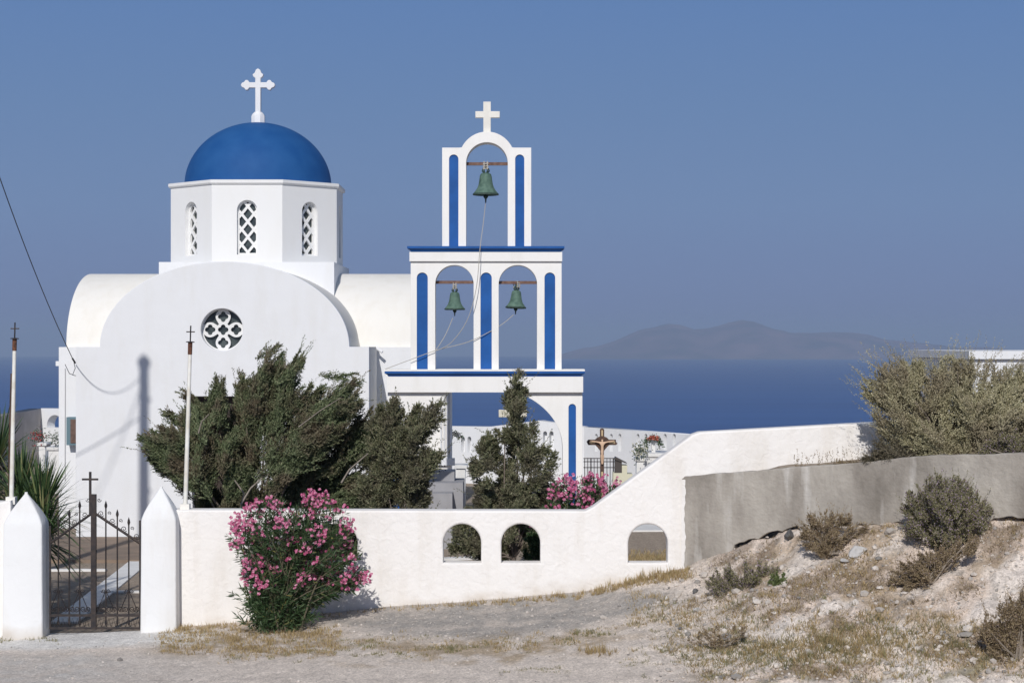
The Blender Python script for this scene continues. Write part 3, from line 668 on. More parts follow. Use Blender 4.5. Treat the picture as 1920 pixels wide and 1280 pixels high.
for side in (-1, 1):
    if side < 0: e0, e1 = 171, 94; ycorn = 1018
    else: e0, e1 = 180, 262.5; ycorn = 1018
    mb = MB()
    mb.tube([g(e0, 963), g(e1, ycorn)], .021, 6)
    mb.box(*(sorted((X_(e1-1.5, GD), X_(e1+1.5, GD)))), GD-.015, GD+.015, Z_(1178, GD), Z_(975 if side > 0 else 985, GD))
    mb.box(*(sorted((X_(e0, GD), X_(e1, GD)))), GD-.014, GD+.014, Z_(1155, GD), Z_(1150.5, GD))
    mb.box(*(sorted((X_(e0, GD), X_(e1, GD)))), GD-.013, GD+.013, Z_(1179, GD), Z_(1175, GD))
    mb.build('leaf_frame', M['iron'], gate)
    rods = ((149.5, 941), (130, 957), (109.5, 973)) if side < 0 else ((198.5, 941), (220, 957), (241.5, 972))
    for x_, y_ in rods:
        mb = MB(); mb.tube([g(x_, 1166), g(x_, y_+6)], .0115, 6)
        mb.tube([g(x_, y_+12), g(x_, y_+7), g(x_, y_+3), g(x_, y_-3)], [.012, .024, .018, .002], 6); mb.tube([g(x_, 1160), g(x_, 1168), g(x_, 1172)], [.012, .02, .003], 6)
        mb.build('bar', M['iron'], gate)
    L = e1-e0
    for i, (x_, y_) in enumerate(rods):
        yy_ = 963+(ycorn-963)*abs((x_-e0)/L)
        MB().tube(spiral(x_-side*9, yy_-14+1, 6.2, 1.5, .6, side), .0055, 4).build('scroll', M['iron'], gate); MB().tube(spiral(x_+side*6, yy_-11-3, 3.6, 1.2, 2.2, -side), .005, 4).build('scroll', M['iron'], gate)
    MB().tube(spiral(e1-side*6, ycorn-13, 6, 1.5, .6, side), .0055, 4).build('scroll', M['iron'], gate); MB().tube(spiral(e0+side*6, 937, 4, 1.2, 0, side), .005, 4).build('scroll', M['iron'], gate)
    # lower band: crossed bars, small scrolls
    xs_ = [e0]+[r_[0] for r_ in rods]+[e1]
    for a, b_ in zip(xs_[:-1], xs_[1:]):
        m_ = (a+b_)/2
        MB().tube(spiral(m_-4, 1141, 6, 1.5, .0, 1), .0065, 4).build('scroll', M['iron'], gate); MB().tube(spiral(m_+4, 1141, 6, 1.5, .0, -1), .0065, 4).build('scroll', M['iron'], gate)
    for j in (0, 2):
        a, b_ = xs_[j+1] if j else xs_[1], None
        x_ = xs_[1] if j == 0 else xs_[3]
        MB().tube([g(x_, 1106), g(x_-17, 1146, .012)], .006, 4).build('brace', M['iron'], gate); MB().tube([g(x_, 1106), g(x_+17, 1146, .012)], .006, 4).build('brace', M['iron'], gate)
        MB().tube(spiral(x_-5, 1107, 4, 1.3, 0, -1), .0055, 4).build('scroll', M['iron'], gate); MB().tube(spiral(x_+5, 1107, 4, 1.3, 0, 1), .0055, 4).build('scroll', M['iron'], gate)
    for a in range(int(min(e0, e1))+6, int(max(e0, e1))-3, 9): MB().tube([g(a-4, 1174), g(a, 1158), g(a+4, 1174)], .005, 4).build('brace', M['iron'], gate)
    

# ================================================================ FLAGPOLES on the wall
def flagpole(base, top_, label):
    base = Vector(base); top_ = Vector(top_); ax = top_-base
    t = thing('flagpole', base, label, 'flagpole', 'rusty topped white poles on the wall')
    L = ax.length
    MB().tube([(0, 0, .02), ax*.5, ax*.86], [.034, .031, .028], 14).build('pole', M['polewhite'], t, 60, local=True)
    MB().tube([ax*.858, ax*.93], [.033, .034], 14).build('rusty_cap', M['rust'], t, 60, local=True)
    mb = MB(); mb.tube([ax*.925, ax*.93, ax*.932], [.065, .065, .02], 12); mb.tube([ax*.93, ax*1.02], .011, 6); c = ax*.985
    mb.tube([c+Vector((-.065, 0, 0)), c+Vector((.065, 0, 0))], .010, 6); mb.build('finial_cross', M['iron'], t, 60, local=True)
    MB().box(-.07, .07, -.07, .07, -.06, .05).build('base_block', M['cream'], t, local=True)
    return t
flagpole(P(21.5, 937, WD+.18), P(28, 611, WD+.18), 'white rusty-topped pole with a small cross, left of the gate before the spiky plant')
flagpole(P(347.5, 950, WD+.18), P(357.5, 617, WD+.18), 'white rusty-topped pole with a small cross, on the wall before the windswept tree')

# ================================================================ COURTYARD / CEMETERY
def boxthing(name, x0, x1, d0, dep, y0, y1, m, label, cat, group=None):
    """box with its front face at depth d0 spanning photo columns/rows"""
    a, b_ = X_(x0, d0), X_(x1, d0)
    o = MB().plate([[(a, Z_(y1, d0)), (b_, Z_(y1, d0)), (b_, Z_(y0, d0)), (a, Z_(y0, d0))]], d0, d0+dep, .01).build(name, m)
    return tag(o, label, cat, group)
def perim(pts, label, slots=(), hole=None, name='perimeter_wall'):
    """pts: (px, depth, top row); a wall following them on the ground, with recessed arched slots"""
    root = None
    allb = MB()
    for (xa_, da, ta), (xb_, db, tb) in zip(pts[:-1], pts[1:]):
        A = Vector((X_(xa_, da), da, 0)); B = Vector((X_(xb_, db), db, 0)); L = (B-A).length; an = math.atan2(B.y-A.y, B.x-A.x)
        MM = Matrix.Translation(A) @ Matrix.Rotation(an, 4, 'Z')
        za, zb_ = Z_(ta, da), Z_(tb, db)
        def uu(px):
            k = (px-960)/F; dx, dy = (B-A).x/L, (B-A).y/L
            return (k*A.y-A.x)/(dx-k*dy)
        hs_ = []
        for (sx, wpx, sy0, sy1) in slots:
            u = uu(sx)
            if .2 < u < L-.2:
                dd = A.y+u*(B-A).y/L; hw = wpx*dd/F/2
                hs_.append(arch_poly(u-hw, u+hw, Z_(sy1, dd), Z_(sy0, dd), 8))
        hh_ = []
        if hole:
            hh_ = [arch_poly(uu(hole[0]), uu(hole[1]), Z_(hole[3], da), Z_(hole[2], da), 14)]
        ol = [(0, -4.7), (L, -4.7), (L, zb_), (0, za)]
        allb.plate([ol]+hs_+hh_, 0, .20, 0, MM); 
        ol2 = [(0.002, -4.7), (L-.002, -4.7), (L-.002, zb_-.003), (.002, za-.003)]
        allb.plate([ol2]+hh_, .202, .42, 0, MM)
    o = allb.build(name, M['white'])
    return tag(o, label, 'wall')
slots = [(x_, 8, 813, 846) for x_ in (1103, 1118, 1146, 1162, 1196, 1211, 1247, 1264)]+[(1022, 8, 808, 843), (1034, 8, 808, 843), (868, 8, 818, 848), (880, 8, 818, 848)]
perim([(700, 62, 797), (915, 60, 800), (1010, 59, 788), (1095, 58.5, 800), (1320, 54.5, 817), (1520, 50, 835)], 'white curved cemetery wall with paired narrow arched slots, right of the church', slots)
perim([(-120, 64, 790), (-30, 66.5, 775)], 'low white wall at the far left of the cemetery, behind the spiky plant')
perim([(77, 70, 765), (420, 66, 770)], 'white cemetery wall with a round arched opening, left of the church', hole=(88, 118, 777, 801), name='arched_wall')
o = MB().plate([[(-11, -4.7), (0, -4.7), (0, -2.4), (-11, -2.66)]], 0, .4, .0, Matrix.Translation((X_(77, 70), 70, 0)) @ Matrix.Rotation(R(86.5), 4, 'Z') ).build('side_wall', mat('shaded_wall_gray', (.42, .40, .40), .95, base2=(.32, .31, .31), vscale=1.5, bump=.5, bscale=6))  # shade of the face turned from the sun is put into the grey colour
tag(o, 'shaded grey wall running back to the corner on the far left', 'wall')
# right hand building beyond the bank
bld = thing('flat_roof_building', P(1860, 760, 40), 'white flat-roofed building at the far right behind the grey bush', 'building')
MB().box(X_(1822, 40), X_(2150, 40), 40, 46, -4.6, Z_(674, 40)).build('wall', M['white'], bld)
MB().box(X_(1815, 40), X_(2152, 40), 39.9, 46.1, Z_(673, 40), Z_(658, 40)).build('parapet', M['white'], bld)
# courtyard kerbs and slabs seen through the gate and the openings
def kerb(p, q, wdt, h, label, m='grave_white'):
    A = Vector((p[0], p[1], 0)); B = Vector((q[0], q[1], 0)); L = (B-A).length; an = math.atan2(B.y-A.y, B.x-A.x)
    o = MB().box(0, L, -wdt/2, wdt/2, -4.55, -4.42+h, Matrix.Translation(A) @ Matrix.Rotation(an, 4, 'Z')).build('kerb', M[m])
    return tag(o, label, 'kerb', 'white kerbs on the courtyard ground')
def cg(px, py, z=-4.40): d = -z*F/(py-HZ); return (X_(px, d), d)
kerb(cg(120, 1166), cg(262, 1052), .42, .03, 'broad white diagonal path strip behind the iron gate')
kerb(cg(60, 1068), cg(200, 1068), .12, .04, 'thin white kerb across the yard nearer the church steps')
kerb(cg(190, 1109), cg(420, 1109), .12, .04, 'thin white kerb just behind the right gate leaf')
kerb((1.6, 45.6), (5.2, 45.9), 1.5, .03, 'pale paving strip seen through the rightmost arched opening')
kerb(cg(790, 1050), cg(925, 1044), .22, .05, 'white kerb seen through the left arched opening')
# terracotta-brown terrace before the facade
o = MB().box(X_(-60, 39), X_(560, 39), 38.6, 43.15, -4.6, -4.36).build('terrace', mat('terrace_tile', (.27, .20, .15), .9, base2=(.20, .155, .12), vscale=2, bump=.3)); o['kind'] = 'structure'
def tomb(x0, x1, d, dep, ytop, label, cross=None):
    t = thing('tomb', (X_((x0+x1)/2, d), d, -4.42), label, 'tomb', 'white marble tombs in the cemetery')
    a, b_ = X_(x0, d), X_(x1, d); zt = Z_(ytop, d)
    MB().plate([[(a, -4.55), (b_, -4.55), (b_, zt-.09), (a, zt-.09)]], d+.05, d+dep-.05, .01).build('tomb_body', M['grave_white'], t)
    MB().plate([[(a-.05, zt-.088), (b_+.05, zt-.088), (b_+.05, zt), (a-.05, zt)]], d, d+dep, .01).build('tomb_slab', M['grave_white'], t)
    if cross:
        c, w2, y0, y1, yb = cross; cx_ = X_(c, d+dep/2); dd = d+dep/2; s = dd/F
        tzp = Z_(ytop, d)
        MB().plate([[(cx_-3.6*s, tzp-.01), (cx_+3.6*s, tzp-.01), (cx_+3.6*s, Z_(y1, dd)), (cx_+w2*s, Z_(y1, dd)), (cx_+w2*s, Z_(y0, dd)), (cx_-w2*s, Z_(y0, dd)), (cx_-w2*s, Z_(y1, dd)), (cx_-3.6*s, Z_(y1, dd))]], dd-.06, dd+.06, .006).build('tomb_cross', M['grave_white'], t)
    return t
tomb(1208, 1262, 50, 1.4, 850, 'tall white tomb with a short cross under a flower wreath', cross=(1225, 10.5, 823, 830, 850))
tomb(1194, 1209, 49.6, .5, 858, 'narrow white pedestal carrying a bouquet beside the wreathed tomb')
tomb(985, 1012, 52, .8, 868, 'low white tomb seen between the small conifer and the tower leg')
tomb(855, 872, 50, .8, 872, 'low white tomb beside the porch steps, left of the small conifer')
tomb(72, 84, 58, .8, 830, 'small upright white tomb at the far left before the grey wall')
tomb(90, 112, 56, 1.2, 838, 'white tomb under the round arched wall opening, left of the church')
tomb(955, 1005, 41, 1.2, 1035, 'low white grave slab seen through the middle arched opening')
# ---- cream cross behind the small conifer
s44 = 37.6/F; cx_ = X_(962, 37.6)
o = MB().plate([[(cx_-4.2*s44, -4.5), (cx_+4.2*s44, -4.5), (cx_+4.2*s44, Z_(782, 37.6)), (cx_+26*s44, Z_(782, 37.6)), (cx_+26*s44, Z_(768, 37.6)), (cx_+4.2*s44, Z_(768, 37.6)), (cx_+4.2*s44, Z_(742, 37.6)), (cx_-4.2*s44, Z_(742, 37.6)), (cx_-4.2*s44, Z_(768, 37.6)), (cx_-27*s44, Z_(768, 37.6)), (cx_-27*s44, Z_(782, 37.6)), (cx_-4.2*s44, Z_(782, 37.6))]], 37.6, 37.72, .01).build('memorial_cross', mat('stone_cream', (.70, .66, .55), .85, var=.15), None, 40)
tag(o, 'tall cream stone cross partly hidden behind the small conifer', 'cross')
# ---- ornate brown crucifix
cd = 47.0; cs = cd/F; cc = X_(1129, cd); cz0 = -4.42
cru = thing('crucifix', (cc, cd, cz0), 'ornate dark brown wooden crucifix with a pale figure behind the wall', 'crucifix')
def c2(x, y): return (cc+(x-1129)*cs, Z_(y, cd))
mb = MB()
pl = [c2(1125.5, 1010), c2(1132.5, 1010), c2(1132.5, 845), c2(1138, 838), c2(1142, 834), c2(1155, 834), c2(1158, 831), c2(1155, 828), c2(1155, 824), c2(1142, 824), c2(1138, 820), c2(1133, 818), c2(1133, 805), c2(1131, 803), c2(1127, 803), c2(1125, 805), c2(1125, 818), c2(1120, 820), c2(1116, 824), c2(1103, 824), c2(1100, 828), c2(1103, 834), c2(1116, 834), c2(1120, 838), c2(1125.5, 845)]
mb.plate([pl], cd, cd+.09, .008); mb.build('cross_frame', mat('crucifix_wood', (.055, .030, .022), .6, base2=(.11, .06, .04), vscale=8), cru, 40)
def c3(x, y, dy=-.03): return Vector((cc+(x-1129)*cs, cd+dy, Z_(y, cd)))
gilt = mat('gilt', (.55, .42, .25), .5)
for xa_, xb_, ya_, yb_ in ((1127.6, 1130.4, 806, 817), (1127.4, 1130.6, 884, 1000), (1105, 1116, 827, 831), (1142, 1153, 827, 831)):
    MB().box(c3(xa_, 0).x, c3(xb_, 0).x, cd-.006, cd+.02, Z_(yb_, cd), Z_(ya_, cd)).build('gilt_inlay', gilt, cru)
# figure: one skinned body with spread arms
sk = bpy.data.meshes.new('figure')
jv = [(1129, 846), (1129, 838), (1129, 831), (1129, 827.5), (1129, 823), (1122, 828.5), (1114, 827), (1106, 825.5), (1136, 828.5), (1144, 827), (1152, 825.5), (1127.3, 855), (1128, 864), (1128.4, 870), (1130.9, 855), (1130.2, 864), (1129.8, 870)]
jr = [.034, .036, .044, .018, .034, .020, .016, .012, .020, .016, .012, .028, .019, .014, .028, .019, .014]
je = [(0, 1), (1, 2), (2, 3), (3, 4), (2, 5), (5, 6), (6, 7), (2, 8), (8, 9), (9, 10), (0, 11), (11, 12), (12, 13), (0, 14), (14, 15), (15, 16)]
sk.from_pydata([tuple(c3(x, y, -.07 if 825 < y < 860 else -.05)) for x, y in jv], je, [])
so = bpy.data.objects.new('t', sk); COL.objects.link(so); md = so.modifiers.new('s', 'SKIN'); so.modifiers.new('u', 'SUBSURF').levels = 2
for i, r_ in enumerate(jr): sk.skin_vertices[0].data[i].radius = (r_, r_)
sk.skin_vertices[0].data[0].use_root = True
dg = bpy.context.evaluated_depsgraph_get(); dg.update(); fm = bpy.data.meshes.new_from_object(so.evaluated_get(dg)); bpy.data.objects.remove(so)
link_mesh('figure', fm, mat('figure_paint', (.62, .43, .30), .6), cru, 180)
# ---- small black railing and shrine near the crucifix
rl = thing('grave_railing', P(1128, 870, 48.5), 'thin black iron grave railing around the crucifix', 'railing')
mb = MB(); d_ = 48.5
for y in (859, 865, 876): mb.tube([P(1094, y, d_), P(1154, y, d_)], .012, 5)
mb.build('rail', M['iron'], rl); mb = MB()
for x in range(1096, 1155, 6): mb.tube([P(x, 858, d_), P(x, 985, d_)], .016 if x in (1108, 1150) else .009, 5)
mb.build('upright', M['iron'], rl)
shr = thing('grave_shrine', P(1160, 885, 47.5), 'small dark lantern shrine with pitched lid on a cream block', 'shrine')
d_ = 47.5
MB().plate([[(X_(1153, d_), Z_(886, d_)), (X_(1166, d_), Z_(886, d_)), (X_(1166, d_), Z_(866, d_)), (X_(1153, d_), Z_(861, d_))]], d_, d_+.25).build('lantern_case', mat('dark_tin', (.07, .06, .055), .5), shr)
MB().plate([[(X_(1152, d_), Z_(861, d_)), (X_(1175, d_), Z_(868.5, d_)), (X_(1175, d_), Z_(867, d_)), (X_(1154, d_), Z_(856, d_))]], d_-.04, d_+.3).build('lid', bpy.data.materials['dark_tin'], shr)
MB().plate([[(X_(1150, d_), -4.5), (X_(1186, d_), -4.5), (X_(1186, d_), Z_(888, d_)), (X_(1176, d_), Z_(888, d_)), (X_(1176, d_), Z_(872, d_)), (X_(1166.2, d_), Z_(872, d_)), (X_(1166.2, d_), Z_(886.2, d_)), (X_(1150, d_), Z_(886.2, d_))]], d_, d_+.5).build('block', mat('cream_block', (.62, .60, .46), .8), shr)

# ================================================================ POWER POLE just outside the frame: its cable and shadows are in view
def back(px, py, t_):                       # from a shadow spot on the facade back towards the sun
    p = Vector((fx(px), FD, fz(py))); return p-SUN/SUN.y*t_
tpole = 12.0
ptop = back(270, 686, tpole)
up = thing('utility_pole', (ptop.x, ptop.y, -4.42), 'wooden utility pole beside the yard carrying the church cable', 'utility pole')
MB().tube([(ptop.x, ptop.y, -4.7), (ptop.x, ptop.y, ptop.z)], [.16, .105], 14).build('pole', M['wood'], up, 60)
mb = MB(); mb.lathe([(.05, 0), (.14, .03), (.15, .12), (.09, .2), (.03, .26)], (ptop.x, ptop.y, ptop.z-.02), 10)
mb.build('insulator', M['gray_soft'], up, 60)
for k, dz in enumerate((.75, 1.5, 2.1, 2.8)): MB().tube([(ptop.x, ptop.y, ptop.z-dz), (ptop.x+.16, ptop.y-.02, ptop.z-dz)], .035, 6).build('climbing_step', M['iron'], up)
def cable(a, b_, sag, r, label, n=24):
    a = Vector(a); b_ = Vector(b_); mb = MB()
    mb.tube([a.lerp(b_, i/n)-Vector((0, 0, sag*4*(i/n)*(1-i/n))) for i in range(n+1)], r, 6)
    return tag(mb.build('cable', M['black'], None, 60), label, 'cable')
att = P(138, 676, FD-.12)
cable(att, ptop-Vector((0, 0, .15)), .55, .010, 'black overhead cable falling steeply to the left corner of the church')
cable(ptop-Vector((0, 0, 1.1)), back(160, 890, 6.0)-Vector((1.2, 0, 0)), .1, .014, 'stay wire leading down from the utility pole towards the gate')
cable(ptop-Vector((0, 0, .3)), back(335, 790, 20)+Vector((-2.2, -2, -.5)), .12, .014, 'second wire leading from the utility pole towards the road')
mb = MB(); mb.tube([att, P(141, 690, FD-.02), P(136, 703, FD-.02), P(142, 704, FD-.02)], .008, 5); mb.tube([P(122, 683, FD+.9), P(130, 700, FD-.02+.5), P(141, 704, FD-.03)], .008, 5)
mb.tube([P(136, 672, FD-.16), P(141, 680, FD+.01)], .022, 6)
mb.build('cable_anchor', M['black'], church)
# ================================================================ PLANTS
def leaf_arrays(Pb, D, L, W, rng, up=None, kink=.45):
    """one kite-shaped leaf per row"""
    n = len(Pb)
    D = D/np.linalg.norm(D, axis=1, keepdims=True)
    rv = rng.normal(size=(n, 3)); S = np.cross(D, rv); S /= np.linalg.norm(S, axis=1, keepdims=True)+1e-9
    L = np.broadcast_to(L, (n,))[:, None]; W = np.broadcast_to(W, (n,))[:, None]
    a = Pb+D*L*kink
    return np.stack([Pb, a+S*W/2, Pb+D*L, a-S*W/2], 1)
def leaf_mesh(name, arrs, m, parent=None):
    V = np.concatenate([a.reshape(-1, 4, 3) for a in arrs], 0); n = len(V)
    off = np.array(wloc(parent)) if parent is not None else np.zeros(3)
    me = bpy.data.meshes.new(name); me.vertices.add(n*4); me.loops.add(n*4); me.polygons.add(n)
    me.vertices.foreach_set('co', (V-off).reshape(-1).astype(np.float32)); me.loops.foreach_set('vertex_index', np.arange(n*4, dtype=np.int32))
    me.polygons.foreach_set('loop_start', np.arange(0, n*4, 4, dtype=np.int32)); me.update(calc_edges=True)
    return link_mesh(name, me, m, parent, None, True)
def inside(poly, x, y):
    px, py = np.array(poly).T; c = np.zeros(np.shape(x), bool); j = len(px)-1
    for i in range(len(px)):
        cnd = ((py[i] > y) != (py[j] > y)) & (x < (px[j]-px[i])*(y-py[i])/(py[j]-py[i]+1e-9)+px[i]); c ^= cnd; j = i
    return c
def edge_dist(poly, x, y):
    q = np.array(poly, float); d = np.full(np.shape(x), 1e9)
    for i in range(len(q)):
        a = q[i-1]; b_ = q[i]; ab = b_-a; t_ = np.clip(((x-a[0])*ab[0]+(y-a[1])*ab[1])/(ab@ab+1e-9), 0, 1)
        d = np.minimum(d, np.hypot(x-a[0]-t_*ab[0], y-a[1]-t_*ab[1]))
    return d
def sample(poly, n, rng, margin=0):
    q = np.array(poly, float); lo, hi = q.min(0), q.max(0); X = []; Y = []
    while len(X) < n:
        x = rng.uniform(lo[0], hi[0], 400); y = rng.uniform(lo[1], hi[1], 400); ok = inside(poly, x, y)
        if margin: ok &= edge_dist(poly, x, y) > margin
        X += list(x[ok]); Y += list(y[ok])
    return np.array(X[:n]), np.array(Y[:n])
def plumes(poly, depth, nfib, rng, ang, length, rad, twigs, per, leafL, leafW, thick=90, spread=.55, wisps=0, clumps=0, gap=1.0, wlen=48, stretch=.8, push=0):
    """feathery sprays filling a crown's volume: each plume is a curved axis with side twigs, every twig carries small leaves.
    The crown outline is measured at its own distance and given a rounded depth."""
    s = depth/F; out = []; axes = []
    if clumps:
        cx_, cy_ = sample(poly, clumps, rng); X0, Y0 = sample(poly, nfib*4, rng)
        cdir = np.array([ang(a_, b_) for a_, b_ in zip(cx_, cy_)]); ux, uy = np.cos(cdir), -np.sin(cdir)
        DX = X0[:, None]-cx_; DY = Y0[:, None]-cy_; d = np.hypot((DX*ux+DY*uy)*stretch, DX*-uy+DY*ux); near = d.argsort(1); i0 = near[:, 0]; rr_ = np.arange(len(X0)); d1 = d[rr_, i0]; d2 = d[rr_, near[:, 1]]
        ratio = d1/(d2+1e-6); keep = np.where((rng.random(len(X0)) > (ratio**2.2)*gap))[0][:nfib]
        x, y, ci = X0[keep], Y0[keep], i0[keep]; nfib = len(x)
        sh = rng.uniform(-.3, 1, clumps)*push; ed0 = edge_dist(poly, x, y); w_ = np.exp(-ed0/45.)
        x = x+ux[ci]*sh[ci]*w_; y = y+uy[ci]*sh[ci]*w_
        cdz = rng.uniform(-1, 1, clumps); cang = rng.normal(size=clumps)*.3; clen = rng.uniform(.75, 1.3, clumps)
    else:
        x, y = sample(poly, nfib, rng); ci = np.zeros(nfib, int); cdz = None
    ed = edge_dist(poly, x, y)
    half = np.sqrt(np.clip(1-(1-np.clip(ed/thick, 0, 1))**2, 0, 1))*thick*s
    dz = rng.uniform(-1, 1, nfib)*half if cdz is None else np.clip(cdz[ci]*.75+rng.normal(size=nfib)*.25, -1, 1)*half
    for i in range(nfib):
        a = ang(x[i], y[i])+rng.normal()*.18+(cang[ci[i]] if clumps else 0)
        L = length*rng.uniform(.6, 1.25)*s*(clen[ci[i]] if clumps else 1)
        # tip of the plume sits at the sampled point, root trails back into the crown
        T = np.array([(x[i]-960)*depth/F, depth+dz[i], (HZ-y[i])*depth/F])
        dirv = np.array([math.cos(a), rng.normal()*.25+.5*dz[i]/(half[i]+.05)*-0.0, math.sin(a)]); dirv /= np.linalg.norm(dirv)
        A = T-dirv*L; axes.append((A, T))
        k = twigs
        u = rng.uniform(.05, 1, k)**.8
        base_ = A+(T-A)*u[:, None]; base_[:, 2] -= .12*L*np.sin(u*3.14)
        rv = rng.normal(size=(k, 3)); rv -= (rv@dirv)[:, None]*dirv; rv /= np.linalg.norm(rv, axis=1, keepdims=True)+1e-9
        td = dirv*.75+rv*spread*(1.15-u[:, None]*.6); td /= np.linalg.norm(td, axis=1, keepdims=True)
        tl = rad*s*(1.25-.85*u)*rng.uniform(.6, 1.3, k)
        v = rng.uniform(0, 1, (k, per))
        Pb = base_[:, None, :]+td[:, None, :]*(v*tl[:, None])[..., None]
        rv2 = rng.normal(size=(k, per, 3)); D = td[:, None, :]+rv2*.42
        out.append(leaf_arrays(Pb.reshape(-1, 3), D.reshape(-1, 3), rng.uniform(.6, 1.3, k*per)*leafL, leafW, rng))
    for i in range(wisps):       # thin bare-ish shoots that break the outline
        j = rng.integers(nfib)
        if ed[j] > 25: continue
        a = ang(x[j], y[j])+rng.normal()*.25; T = axes[j][1]
        dirv = np.array([math.cos(a), rng.normal()*.2, math.sin(a)]); L = rng.uniform(16, wlen)*s; n = 26
        u = np.linspace(0, 1, n)[:, None]; Pb = T+dirv*L*u+rng.normal(size=(n, 3))*.008
        out.append(leaf_arrays(Pb, dirv+rng.normal(size=(n, 3))*.35, leafL*.8, leafW*.8, rng))
    return out, axes
def limbs(base, axes, rng, nl, m, parent, r0=.09, name='trunk', fork=.35):
    """trunk that forks into tapered limbs reaching into the plumes"""
    base = Vector(base); mb = MB()
    ctr = Vector(np.mean([a for a, _ in axes], 0)); f_ = base.lerp(ctr, fork); f_.x += .05
    mid = base.lerp(f_, .5)+Vector((rng.normal()*.05, rng.normal()*.05, 0))
    mb.tube([base-Vector((0, 0, .15)), mid, f_], [r0*1.25, r0, r0*.8], 8); mb.build(name, m, parent, 60)
    for i in rng.choice(len(axes), nl, replace=False):
        T = Vector(axes[i][0]).lerp(Vector(axes[i][1]), .5); q = f_.lerp(T, .5)+Vector((rng.normal()*.08, rng.normal()*.08, rng.normal()*.05-.05))
        k = rng.uniform(.3, .55)
        mb = MB(); mb.tube([f_-Vector((0, 0, .05)), f_.lerp(q, .5), q, T], [r0*k, r0*k*.8, r0*k*.5, .008], 6); mb.build('limb', m, parent, 60)
cyp = leaf_mat('cypress_leaf', [(0, (.078, .104, .050)), (.5, (.15, .188, .098)), (.82, (.22, .26, .14)), (1, (.30, .30, .18))], .2,
               clump=[(0, (.10, .085, .055)), (.5, (.165, .135, .09)), (1, (.23, .19, .13))], cscale=2.2)
jun = leaf_mat('juniper_leaf', [(0, (.095, .11, .058)), (.5, (.185, .195, .11)), (.9, (.28, .275, .17)), (1, (.34, .29, .20))], .2,
               clump=[(0, (.10, .095, .065)), (1, (.20, .18, .12))], cscale=3)
rng = np.random.default_rng(5)
twig0 = mat('pale_bark', (.30, .26, .22), .95, base2=(.20, .17, .14), vscale=20)
T1 = [(300, 822), (325, 775), (352, 745), (378, 735), (405, 716), (440, 712), (470, 722), (487, 676), (503, 665), (528, 672), (558, 680), (562, 706), (598, 716), (630, 728), (655, 704), (672, 712), (676, 745), (668, 775), (705, 800), (722, 860), (715, 1020), (360, 1020), (345, 905), (318, 885), (292, 868), (278, 848)]
T1b = [(258, 840), (275, 820), (310, 800), (345, 770), (360, 830), (345, 880), (300, 870)]
def a1(x, y): return R(float(np.interp(x, [255, 340, 430, 500, 580, 720], [158, 128, 100, 74, 48, 38])))
tr = thing('windswept_tree', (X_(560, 33.4), 33.4, -4.42), 'large dark windswept cypress covering the church door, its branches blown to the right', 'tree')
o1_, ax1 = plumes(T1, 33.2, 560, rng, a1, 88, 32, 60, 13, .055, .015, thick=110, wisps=190, spread=.34, clumps=58, gap=1.3, stretch=.36, push=36)
o1b, ax1b = plumes(T1b, 32.6, 44, rng, a1, 80, 28, 56, 12, .055, .015, thick=40, wisps=24, clumps=6, stretch=.5, push=14)
# the tall upright leader and the right hand gust
o1c, _c = plumes([(470, 760), (488, 676), (505, 662), (532, 670), (545, 700), (540, 780)], 32.7, 46, rng, lambda x, y: R(76), 95, 26, 56, 12, .055, .015, thick=35, wisps=16)
o1d, _d = plumes([(520, 850), (600, 760), (655, 704), (673, 712), (672, 760), (620, 820), (560, 860)], 32.5, 56, rng, lambda x, y: R(36), 95, 28, 56, 12, .055, .015, thick=40, wisps=16)
o1e, _e = plumes([(560, 850), (640, 800), (715, 800), (724, 880), (718, 1020), (600, 1020), (470, 1020), (470, 940)], 33.6, 130, rng, lambda x, y: R(40), 80, 30, 54, 12, .055, .015, thick=70, spread=.42, clumps=12, gap=.5, stretch=.5)
leaf_mesh('crown', o1_+o1b+o1c+o1d+o1e, cyp, tr)
limbs((X_(455, 33.2), 33.2, -4.42), ax1+ax1b, rng, 22, M['bark'], tr, .10)
T2 = [(695, 790), (705, 762), (722, 744), (735, 730), (745, 748), (768, 768), (790, 775), (806, 758), (826, 752), (830, 772), (822, 800), (806, 818), (822, 845), (838, 868), (818, 884), (798, 900), (806, 940), (795, 1015), (690, 1020), (680, 880)]
for pts_, r0_ in (([(452, 1010), (450, 960), (458, 925), (440, 900)], .035), ([(452, 945), (470, 915), (492, 895)], .022), ([(372, 812), (378, 790), (392, 776)], .014), ([(640, 905), (655, 880), (690, 850)], .020), ([(560, 800), (600, 770), (640, 745)], .012)):
    MB().tube([P(a_, b_, 32.0+.05*i_) for i_, (a_, b_) in enumerate(pts_)], [r0_*(1-.22*i_) for i_ in range(len(pts_))], 6).build('limb', twig0, tr, 60)
tr = thing('juniper_tree', (X_(752, 32.4), 32.4, -4.42), 'paler olive juniper between the big windswept tree and the small conifer', 'tree')
o2_, ax2 = plumes(T2, 32.2, 165, rng, lambda x, y: R(float(np.interp(x, [690, 750, 830], [110, 75, 35]))), 48, 24, 56, 12, .048, .017, thick=60, spread=.8, wisps=50, clumps=24, gap=.95, stretch=.6, push=16)
o2b, _b = plumes([(712, 765), (722, 742), (738, 730), (752, 756), (780, 790), (780, 880), (712, 880)], 32.1, 34, rng, lambda x, y: R(88), 44, 24, 54, 12, .048, .017, thick=40, spread=.8)
leaf_mesh('crown', o2_+o2b, jun, tr); limbs((X_(752, 32.2), 32.2, -4.42), ax2, rng, 16, M['bark'], tr, .06)
